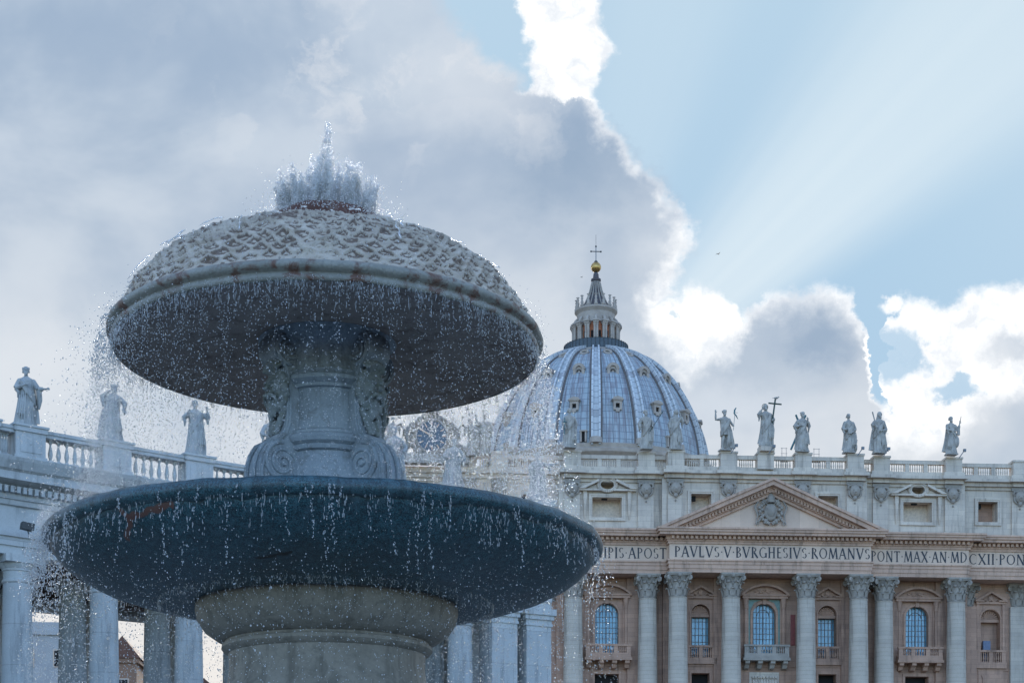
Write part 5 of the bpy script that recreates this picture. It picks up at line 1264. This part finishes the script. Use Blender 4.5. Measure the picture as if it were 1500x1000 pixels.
# ribs: three raised bands each
b = MB()
def rib_mb(a):
    b = MB()
    t_ = Vector((-math.sin(a), math.cos(a), 0)); d = Vector((math.cos(a), math.sin(a), 0))
    for (o0, o1, h) in ((-1.05, -.60, .95), (.60, 1.05, .95), (-.60, .60, .45), (-1.45, -1.05, .25), (1.05, 1.45, .25)):
        b.cur = 1 if h == .25 else 0; rings = []; L = 0; base = len(b.v)
        for i, (r_, z_) in enumerate(DPF):
            k = .55+.45*min(1, r_/24); nx_, nz_ = .8, .35
            j = min(i+1, len(DPF)-1); j0 = max(i-1, 0); tr, tz_ = DPF[j][0]-DPF[j0][0], DPF[j][1]-DPF[j0][1]; LL = math.hypot(tr, tz_); nr, nz_ = tz_/LL, -tr/LL
            if i: L += math.hypot(r_-DPF[i-1][0], z_-DPF[i-1][1])
            def pt(o_, hh): return tuple(d*(r_+nr*hh)+t_*(o_*k)+Vector((0, 0, z_+nz_*hh)))
            rings.append(([pt(o0, -.1), pt(o0, h), pt(o1, h), pt(o1, -.1)], L))
        for rg, _ in rings: b.v += rg
        for i in range(len(rings)-1):
            for j in range(3):
                q = (base+i*4+j, base+i*4+j+1, base+(i+1)*4+j+1, base+(i+1)*4+j)
                u0, u1 = [(0, .2), (.2, 1.0), (1.0, 1.2)][j]
                b.face(q, ((u0, rings[i][1]), (u1, rings[i][1]), (u1, rings[i+1][1]), (u0, rings[i+1][1])))
    b.cur = 2; rings = []
    b.tube([tuple(d*(25.9)+Vector((0, 0, 85.9))), tuple(d*25.9+Vector((0, 0, 87.2)))], [1.5, 1.3], 8)
    return b
for k in range(16): dz(rib_mb(va+2*PI*k/16), 'rib', [M['ribm'], M['ribe'], M['lantern']], parent=dome)
# dormers
def dormer(kind):
    """local: x outward, y sideways, z up, origin on the shell"""
    b = MB()
    if kind == 0:      # pedimented box
        b.box(-1.5, .9, -.95, -.45, -.9, 1.1); b.box(-1.5, .9, .45, .95, -.9, 1.1); b.box(-1.5, .9, -.45, .45, -1.3, -.5); b.box(-1.5, .9, -.45, .45, .55, 1.1)
        b.box(-1.5, 1.1, -1.15, 1.15, 1.1, 1.3)
        b.prism([(-1.35, 1.3), (1.35, 1.3), (1.0, 1.75), (0, 2.05), (-1.0, 1.75)], -1.5, 1.2, 'yz'); b.cur = 1; b.box(-1.2, .3, -.45, .45, -.5, .55)
    elif kind == 1:    # round headed with a shell
        for s in (-1, 1): b.box(-1.6, .7, s*1.0-.3, s*1.0+.3, -1.4, .4)
        for i in range(12):
            a, c = PI*i/12, PI*(i+1)/12
            b.prism([(.75*math.cos(a), .3+.75*math.sin(a)), (1.45*math.cos(a), .3+1.35*math.sin(a)), (1.45*math.cos(c), .3+1.35*math.sin(c)), (.75*math.cos(c), .3+.75*math.sin(c))], -1.6, .75, 'yz')
        b.box(-1.6, .8, -1.3, 1.3, -1.9, -1.4); b.box(-1.6, .4, -.7, .7, -1.4, .95)
        for i in range(5): a = PI*(i+.5)/5; b.cur = 1; b.box(.38, .46, .45*math.cos(a)-.09, .45*math.cos(a)+.09, -.5+.5*math.sin(a), -.1+.5*math.sin(a)); b.cur = 0
    elif kind == 2:
        b.tube([(.25, .85*math.cos(2*PI*i/20), .85*math.sin(2*PI*i/20)) for i in range(21)], .28, 7); b.cur = 1; b.ell((-.1, 0, 0), (.25, .6, .6), 10, 6)
    else:
        b.box(-1.2, .7, -.7, -.35, -1.3, .9); b.box(-1.2, .7, .35, .7, -1.3, .9); b.box(-1.2, .85, -.85, .85, .9, 1.2); b.cur = 1; b.box(-1, .2, -.35, .35, -1.3, .9)
    return b
DME = [dormer(k).mesh('dormer', [M['lantern'], M['dark']]) for k in range(4)]
for k in range(16):
    a = va+2*PI*(k+.5)/16
    for kind, z_ in ((0, 94.6), (1, 103.9), (2, 109.7)):
        r_ = dome_r(z_)*.992; o = inst('dormer', DME[kind], dome, (DX_+r_*math.cos(a), DY_+r_*math.sin(a), z_+DZ), a)
        if kind == 2: o.rotation_euler = (0, -R(48), a)
for k in range(16):
    if k % 2: a = va+2*PI*(k+.5)/16+.09; r_ = dome_r(87.6); inst('dormer', DME[3], dome, (DX_+r_*math.cos(a), DY_+r_*math.sin(a), 87.6+DZ), a)
# ---- lantern
ln = MB(); ln.lathe([(8.3, 111.9), (8.3, 112.5), (7.9, 112.8), (7.3, 112.8), (3.0, 112.9)], 48); lo = dz(ln, 'lantern_base', M['lantern'], True, 30)
b = MB(); b.lathe([(7.45, 112.4), (7.45, 115.1), (7.55, 115.15), (7.4, 115.2), (7.35, 112.4)], 48); dz(b, 'gallery_screen', M['cage'], parent=lo)
b = MB()
for k in range(48): a = 2*PI*k/48; b.tube([(7.5*math.cos(a), 7.5*math.sin(a), 112.4), (7.5*math.cos(a), 7.5*math.sin(a), 115.3)], .07, 5)
dz(b, 'gallery_rail', M['bronze'], parent=lo)
b = MB(); b.lathe([(4.5, 112.9), (4.5, 120.1)], 48); lcore = dz(b, 'lantern_core', M['terra'], True)
b = MB()
for k in range(16):
    a = va+2*PI*(k+.5)/16; d = Vector((math.cos(a), math.sin(a), 0)); t_ = Vector((-d.y, d.x, 0))
    q = MB(); q.box(4.2, 4.56, -.27, .27, 114.2, 117.8); b.add(q, lambda p: d*p.x+t_*p.y+Vector((0, 0, p.z)))
dz(b, 'lantern_window', M['dark'], parent=lcore)
for k in range(16):
    a = va+2*PI*k/16; d = Vector((math.cos(a), math.sin(a), 0)); t_ = Vector((-d.y, d.x, 0)); b = MB(); q = MB()
    for s in (-1, 1): q.lathe([(.38, 113.0), (.38, 114.0), (.30, 114.2), (.27, 118.5), (.36, 118.9), (.42, 119.2)], 10, (5.35, s*.29, 0))
    q.box(3.9, 5.2, -.30, .30, 113.0, 119.2); q.box(3.9, 5.85, -.65, .65, 119.2, 119.6); q.box(3.9, 6.05, -.76, .76, 119.6, 120.0)
    q.box(3.9, 5.85, -.65, .65, 112.8, 113.8)
    b.add(q, lambda p: d*p.x+t_*p.y+Vector((0, 0, p.z))); dz(b, 'column_pair', M['lantern'], parent=lcore, smooth=False)
    if True:
        c = MB(); c.lathe([(.35, 0), (.5, .3), (.3, .6), (.38, 1.0), (.2, 1.5), (.3, 1.9), (.16, 2.3), (.42, 2.5), (.05, 2.7)], 9, tuple(d*4.55+Vector((0, 0, 123.7)))); dz(c, 'finial', M['lantern'], parent=lcore, smooth=True)
        c = MB(); s_ = MB(); s_.tube([(5.4, 0, 120.0), (5.1, 0, 120.7), (4.6, 0, 121.3)], [.35, .28, .2], 8); c.add(s_, lambda p: d*p.x+t_*p.y+Vector((0, 0, p.z))); dz(c, 'console', M['lantern'], parent=lcore)
b = MB(); b.lathe([(4.0, 119.6), (4.7, 119.9), (4.7, 120.2), (4.45, 120.4), (4.4, 121.0), (4.45, 122.5), (4.75, 122.9), (5.0, 123.2), (5.0, 123.6), (4.0, 123.75), (3.3, 123.8)], 48); dz(b, 'lantern_attic', M['lantern'], True, 30)
b = MB(); sp = [(3.6, 123.7), (3.2, 124.4), (2.5, 125.5), (1.8, 127.0), (1.3, 128.5), (.95, 130.0), (.85, 130.4), (1.15, 130.7), (1.15, 131.1), (.7, 131.3), (.6, 132.3), (.35, 132.7)]; b.lathe(sp, 32); spi = dz(b, 'spire', M['spire'], True, 30)
b = MB()
for k in range(16):
    a = va+2*PI*k/16; d = Vector((math.cos(a), math.sin(a), 0)); b.tube([tuple(d*(r_+.1)+Vector((0, 0, z_))) for r_, z_ in sp[:7]], .16, 6)
dz(b, 'spire_ribs', M['capital'], parent=spi)
b = MB(); b.ell((0, 0, 133.9), (1.2, 1.2, 1.2), 24, 16); bl_ = dz(b, 'gilded_ball', M['gold'], True)
b = MB(); b.lathe([(.5, 134.9), (.4, 135.3), (.15, 135.5)], 12); b.cur = 1
b.tube([(0, 0, 135.2), (0, 0, 138.9)], .10, 6)
q = MB(); q.tube([(-1.15, 0, 137.6), (1.15, 0, 137.6)], .10, 6)
for p_ in ((-1.15, 137.6), (1.15, 137.6), (0, 138.8)): q.ell((p_[0], 0, p_[1]), (.22, .15, .22), 8, 5)
q.tube([(0, 0, 138.9), (0, 0, 141.5)], .035, 4); b.add(q, lambda p: p); dz(b, 'cross', [M['bronze'], M['metal']], parent=bl_)

# ================================================================== COLONNADE
CP = [(-29.6, 69.5), (-26.4, 73.2), (-23.1, 76.5), (-19.8, 79.5), (-16.3, 82.6), (-12.9, 85.3), (-9.6, 87.4), (-6.3, 89.0), (-2.9, 91.0)]
CEND = (1.95, 94.0)
def _re(p): k = 50760/(75+45120/p[1])/p[1]; return (p[0]*k, p[1]*k)
CP = [_re(p) for p in CP]; CEND = _re(CEND)
co = empty('colonnade', cw(*CP[2], CZ)); tag(co, 'curved pale stone colonnade topped by a balustrade, left of the fountain', 'colonnade')
C0 = cw(*CP[2])
PTS = [cw(*p) for p in CP+[CEND]]
def nrm(i):
    a = PTS[max(0, i-1)]; c = PTS[min(len(PTS)-1, i+1)]; t_ = (c-a).normalized(); return t_, Vector((-t_.y, t_.x, 0))
def csweep(prof, name, m, k0=0, k1=None, ext=0, mi=None):
    """closed profile (offset outwards from the front, z) swept along the colonnade"""
    b = MB(); k1 = len(PTS) if k1 is None else k1; rings = []
    for i in range(k0, k1):
        t_, n_ = nrm(i); p = PTS[i]+(t_*ext if i == k1-1 else Vector((0, 0, 0)))
        rings.append([tuple(p+n_*o_+Vector((0, 0, z_))-C0) for o_, z_ in prof])
    b.rings(rings); o = b.build(name, m, co); return o
csweep([(-.62, 14.55), (-.62, 14.95), (-.70, 14.952), (-.70, 15.35), (-.80, 15.36), (-.80, 15.55), (-.66, 15.56), (-.66, 16.75), (-.80, 16.8), (-.86, 17.0), (.7, 17.0), (.7, 14.55)], 'entablature', M['col'])
csweep([(-.86, 17.002), (-.95, 17.05), (-.95, 17.25), (-1.0, 17.62), (-1.55, 17.8), (-1.55, 18.15), (-1.68, 18.25), (-1.85, 18.6), (-1.9, 18.75), (-.55, 18.95), (.6, 18.95), (.6, 17.002)], 'cornice', M['col'])
csweep([(-.58, 18.9), (-.58, 19.15), (.15, 19.15), (.15, 18.9)], 'balustrade_base', M['col'])
csweep([(-.62, 20.2), (-.62, 20.33), (-.68, 20.36), (-.68, 20.5), (.22, 20.5), (.22, 20.36), (.15, 20.33), (.15, 20.2)], 'balustrade_rail', M['col'])
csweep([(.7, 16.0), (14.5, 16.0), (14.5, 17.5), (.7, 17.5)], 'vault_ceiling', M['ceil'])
csweep([(-3.5, -2.4), (-3.5, 0), (17, 0), (17, -2.4)], 'podium', M['col'])
csweep([(12.6, 14.6), (12.6, 18.5), (14.6, 18.5), (14.6, 14.6)], 'rear_entablature', M['col'])
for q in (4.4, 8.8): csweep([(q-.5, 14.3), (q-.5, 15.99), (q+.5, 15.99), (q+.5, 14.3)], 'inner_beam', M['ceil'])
# dentils
b = MB()
for i in range(len(PTS)-1):
    a, c = PTS[i], PTS[i+1]; L = (c-a).length; t_ = (c-a)/L; n_ = Vector((-t_.y, t_.x, 0)); k = int(L/.30)
    for j in range(k):
        p = a+t_*(L*(j+.5)/k)-C0; q = MB(); q.box(-.085, .085, -1.22, -.93, 17.28, 17.58); b.add(q, lambda v_: p+t_*v_.x+n_*v_.y+Vector((0, 0, v_.z)))
b.build('dentil_course', M['col'], co)
cs = MB(); cs.lathe([(1.0, -.1), (1.0, .35), (.95, .36), (.93, .6), (.80, .7)]+[(.79-.14*((z_-.7)/12.6)**1.6, z_) for z_ in np.linspace(.7, 13.3, 12)]+[(.70, 13.36), (.70, 13.46), (.65, 13.5), (.65, 13.85), (.70, 13.87), (.70, 13.95), (.83, 14.1), (.86, 14.2)], 40)
cs.box(-.9, .9, -.9, .9, 14.2, 14.55)
cs_me = cs.mesh('column', M['col'], True, 30)
pr = MB(); pr.box(-.78, .78, -.78, .78, .6, 13.6); pr.box(-.95, .95, -.95, .95, 0, .6); pr.box(-.84, .84, -.84, .84, 13.6, 13.75); pr.box(-.9, .9, -.9, .9, 13.95, 14.2); pr.box(-.8, .8, -.8, .8, 13.75, 13.95); pr.box(-1.0, 1.0, -1.0, 1.0, 14.2, 14.55)
pr_me = pr.mesh('pier', M['col'])
for i in range(len(CP)):
    t_, n_ = nrm(i); rz = math.atan2(t_.y, t_.x)
    for k in range(4):
        # the inner rows stand on lines radiating from the square
        p = PTS[i]+n_*(4.4*k)+t_*(0, .25, -1.1, -.3)[k]-C0
        if i == len(CP)-1 and False: continue
        inst('column', cs_me, co, (p.x, p.y, 0), rz)
for (l_, d_) in (_re((-.78, 92.3)), _re((1.15, 93.6))):
    p = cw(l_, d_)-C0; t_, n_ = nrm(len(PTS)-1); inst('pier', pr_me, co, (p.x, p.y, 0), math.atan2(t_.y, t_.x))
    for k in (1, 2, 3): q = p+n_*4.4*k; inst('pier', pr_me, co, (q.x, q.y, 0), math.atan2(t_.y, t_.x))
# pedestals, balusters and statues on the rail
SP = [(-34, 0), (37, 2), (163, 3), (284, 4), (395, 5), (487, 6), (577, 7), (662, 8), (785, 9)]
ppos = []
for px, i in SP:
    # on the front line at that bearing
    best = None
    for j in range(len(PTS)-1):
        for s_ in np.linspace(0, 1, 60):
            p = PTS[j].lerp(PTS[j+1], s_); d_ = p.x*SN+p.y*CS; l_ = p.x*CS-p.y*SN; e_ = abs(750+FOC*l_/d_-px)
            if best is None or e_ < best[0]: best = (e_, p.copy(), j, s_)
    ppos.append((best[1], best[2], best[3]))
for (p, j, s_) in ppos:
    t_ = (PTS[j+1]-PTS[j]).normalized(); rz = math.atan2(t_.y, t_.x); b = MB()
    b.box(-.72, .72, -.72, .32, 18.93, 20.3); b.box(-.78, .78, -.78, .38, 18.935, 19.2); b.box(-.80, .80, -.80, .40, 20.3, 20.52); b.box(-.86, .86, -.86, .46, 20.522, 20.62)
    b.box(-.5, .5, -.745, -.71, 19.35, 20.15)
    b.lathe([(.01, -.77), (.05, -.76), (.06, -.74)], 8, (0, 0, 19.75), ax='y')
    b.build('rail_pedestal', M['col'], co, loc=(p.x-C0.x, p.y-C0.y, 0), rz=rz)
bal = MB(); bal.box(-.1, .1, -.1, .1, 0, .1); bal.lathe([(.085, .1), (.06, .15), (.10, .28), (.115, .40), (.09, .58), (.05, .78), (.045, .86), (.08, .9), (.08, .95)], 12); bal.box(-.1, .1, -.1, .1, .95, 1.06)
for k in range(len(ppos)-1):
    (pa, ja, sa), (pb_, jb, sb) = ppos[k], ppos[k+1]; path = [pa]+[PTS[j] for j in range(ja+1, jb+1)]+[pb_]
    tot = sum((path[i+1]-path[i]).length for i in range(len(path)-1)); n_b = max(3, int((tot-1.7)/.40)); b = MB()
    for i in range(n_b):
        s_ = .95+(tot-1.9)*(i+.5)/n_b; j = 0
        while j < len(path)-2 and s_ > (path[j+1]-path[j]).length: s_ -= (path[j+1]-path[j]).length; j += 1
        t_ = (path[j+1]-path[j]).normalized(); n_ = Vector((-t_.y, t_.x, 0)); p = path[j]+t_*s_-n_*.22-C0
        b.add(bal, lambda v_: p+t_*v_.x+n_*v_.y+Vector((0, 0, v_.z+19.15)))
    b.build('balusters', M['col'], co)
GC = 'statues along the colonnade balustrade'
def cst(k, H, pose, label, seed, attrs=(), rz=0):
    p, j, s_ = ppos[k]; t_ = (PTS[j+1]-PTS[j]).normalized(); n_ = Vector((-t_.y, t_.x, 0)); q = p-n_*.2
    statue('stone_statue', (q.x, q.y, 20.62+CZ), H, pose, label, GC, M['statue2'], seed, math.atan2(t_.y, t_.x)*.35+rz, attrs)
cst(1, 2.75, dict(arms=[(-1, (-.17, -.03, .62), (-.03, -.12, .66)), (1, (.19, -.04, .62), (.30, -.07, .63))], cloak=.25, sway=.015, side=-1, folds=5, extra=[lambda b: b.tube([(.20, -.03, .60), (.215, .0, .45), (.20, .02, .30)], [.05, .045, .02], 10)]), 'bearded robed statue stretching its hand out at the left end of the colonnade rail', 21)
cst(2, 2.75, dict(arms=[(-1, (-.20, -.03, .74), (-.10, -.08, .82)), (1, (.20, -.02, .66), (.18, -.08, .56))], cloak=.35, cloakx=-.04, bulk=1.15, sway=-.03), 'broad cloaked statue with a lifted arm, second along the colonnade rail', 22)
cst(3, 2.75, dict(arms=[(-1, (-.21, -.02, .66), (-.14, -.10, .74)), (1, (.22, -.02, .68), (.20, -.09, .80))], cloak=.15, bulk=1.15, sway=.02), 'statue with both forearms raised, third along the colonnade rail, behind the spray', 23)
cst(4, 2.75, dict(arms=[(-1, (-.18, -.02, .60), (-.1, -.1, .56)), (1, (.18, -.02, .60), (.1, -.1, .5))], sway=.02), 'statue on the colonnade rail hidden behind the left side of the fountain stem', 24)
cst(5, 2.75, dict(arms=[(-1, (-.18, -.02, .60), (-.1, -.1, .56)), (1, (.18, -.02, .60), (.1, -.1, .5))], sway=-.02, beard=False), 'beardless statue on the colonnade rail right behind the fountain stem', 25)
cst(6, 2.9, dict(arms=[(-1, (-.2, -.02, .60), (-.1, -.1, .56)), (1, (.2, -.02, .60), (.1, -.1, .5))], sway=.02, cloak=.3), 'pale statue peeping out just right of the fountain stem', 26)
cst(7, 2.7, dict(arms=[(-1, (-.2, -.02, .62), (-.1, -.1, .6)), (1, (.2, -.02, .62), (.1, -.1, .52))], sway=-.02, cloak=.4, bulk=1.2), 'pale statue in the spray below the clock, on the colonnade rail', 27)
cst(8, 2.6, dict(arms=[(-1, (-.18, -.02, .62), (-.1, -.1, .6)), (1, (.22, -.04, .72), (.36, -.06, .76))], sway=.02, cloak=.3), 'statue reaching to the right at the far end of the colonnade rail', 28)
# lamps on the colonnade
def lamp(px, py, Y, s, label):
    p = at(px, py, Y); root = empty('floodlight', p, R(30)); tag(root, label, 'floodlight')
    b = MB(); b.prism([(-.30*s, -.15*s), (.25*s, -.22*s), (.30*s, .10*s), (-.25*s, .16*s)], -.18*s, .18*s); b.build('lamp_housing', M['metal'] if py < 700 else M['bronze'], root)
    b = MB(); b.tube([(0, 0, -.1*s), (.08*s, 0, -.45*s)], .03*s, 6); b.build('bracket', M['bronze'], root)
lamp(118, 691, at(118, 691, 79.5).y-1.2, 1.0, 'blue grey floodlight standing on the colonnade cornice between the first two statues')
lamp(40, 770, 76.2, 1.0, 'dark floodlight hanging on the colonnade frieze above the leftmost column')
# houses seen between the columns
def house(px0, px1, Y, ztop, m, roof, label, gable=False):
    ztop += 75/2400*Y
    a, c = at(px0, 900, Y), at(px1, 900, Y); root = empty('house', ((a.x+c.x)/2, Y, 0)); tag(root, label, 'house'); w_ = (c.x-a.x)/2
    b = MB(); b.box(-w_, w_, 0, 10, 0, ztop); b.box(-w_-.25, w_+.25, -.25, 10.2, ztop, ztop+.4); b.build('wall', M[m], root)
    b = MB(); 
    if gable: b.prism([(-w_-.4, ztop+.402), (w_+.4, ztop+.402), (0, ztop+2.4)], -.4, 10.3)
    else: b.box(-w_+.6, w_-.6, .8, 9.5, ztop+.4, ztop+1.4)
    b.build('roof', M[roof], root)
    n_ = max(1, int(w_*2/2.6))
    for i in range(n_):
        for z_ in (ztop-2.3, ztop-5.6):
            x = -w_+(i+.5)*2*w_/n_; f = MB(); f.box(x-.55, x+.55, -.08, .05, z_-.9, z_+.9); fo_ = f.build('window', M['frieze'], root); g_ = MB(); g_.box(x-.42, x+.42, -.11, -.081, z_-.78, z_+.78); g_.build('pane', M['dark'], fo_)
house(20, 108, 165, 21.2, 'greyh', 'greyh', 'long grey house seen between the leftmost columns')
house(160, 200, 150, 17.0, 'brown', 'tile', 'brown gabled house seen between the second and third columns', True)
house(203, 260, 172, 15.8, 'greyh', 'tile', 'low grey house with tiled roof beside the brown gabled house')
house(268, 330, 160, 14.2, 'brown', 'tile', 'brown house with dark roof seen left of the fountain pedestal', True)
house(-60, 12, 170, 19.5, 'brown', 'tile', 'brown house partly hidden by the leftmost column', True)
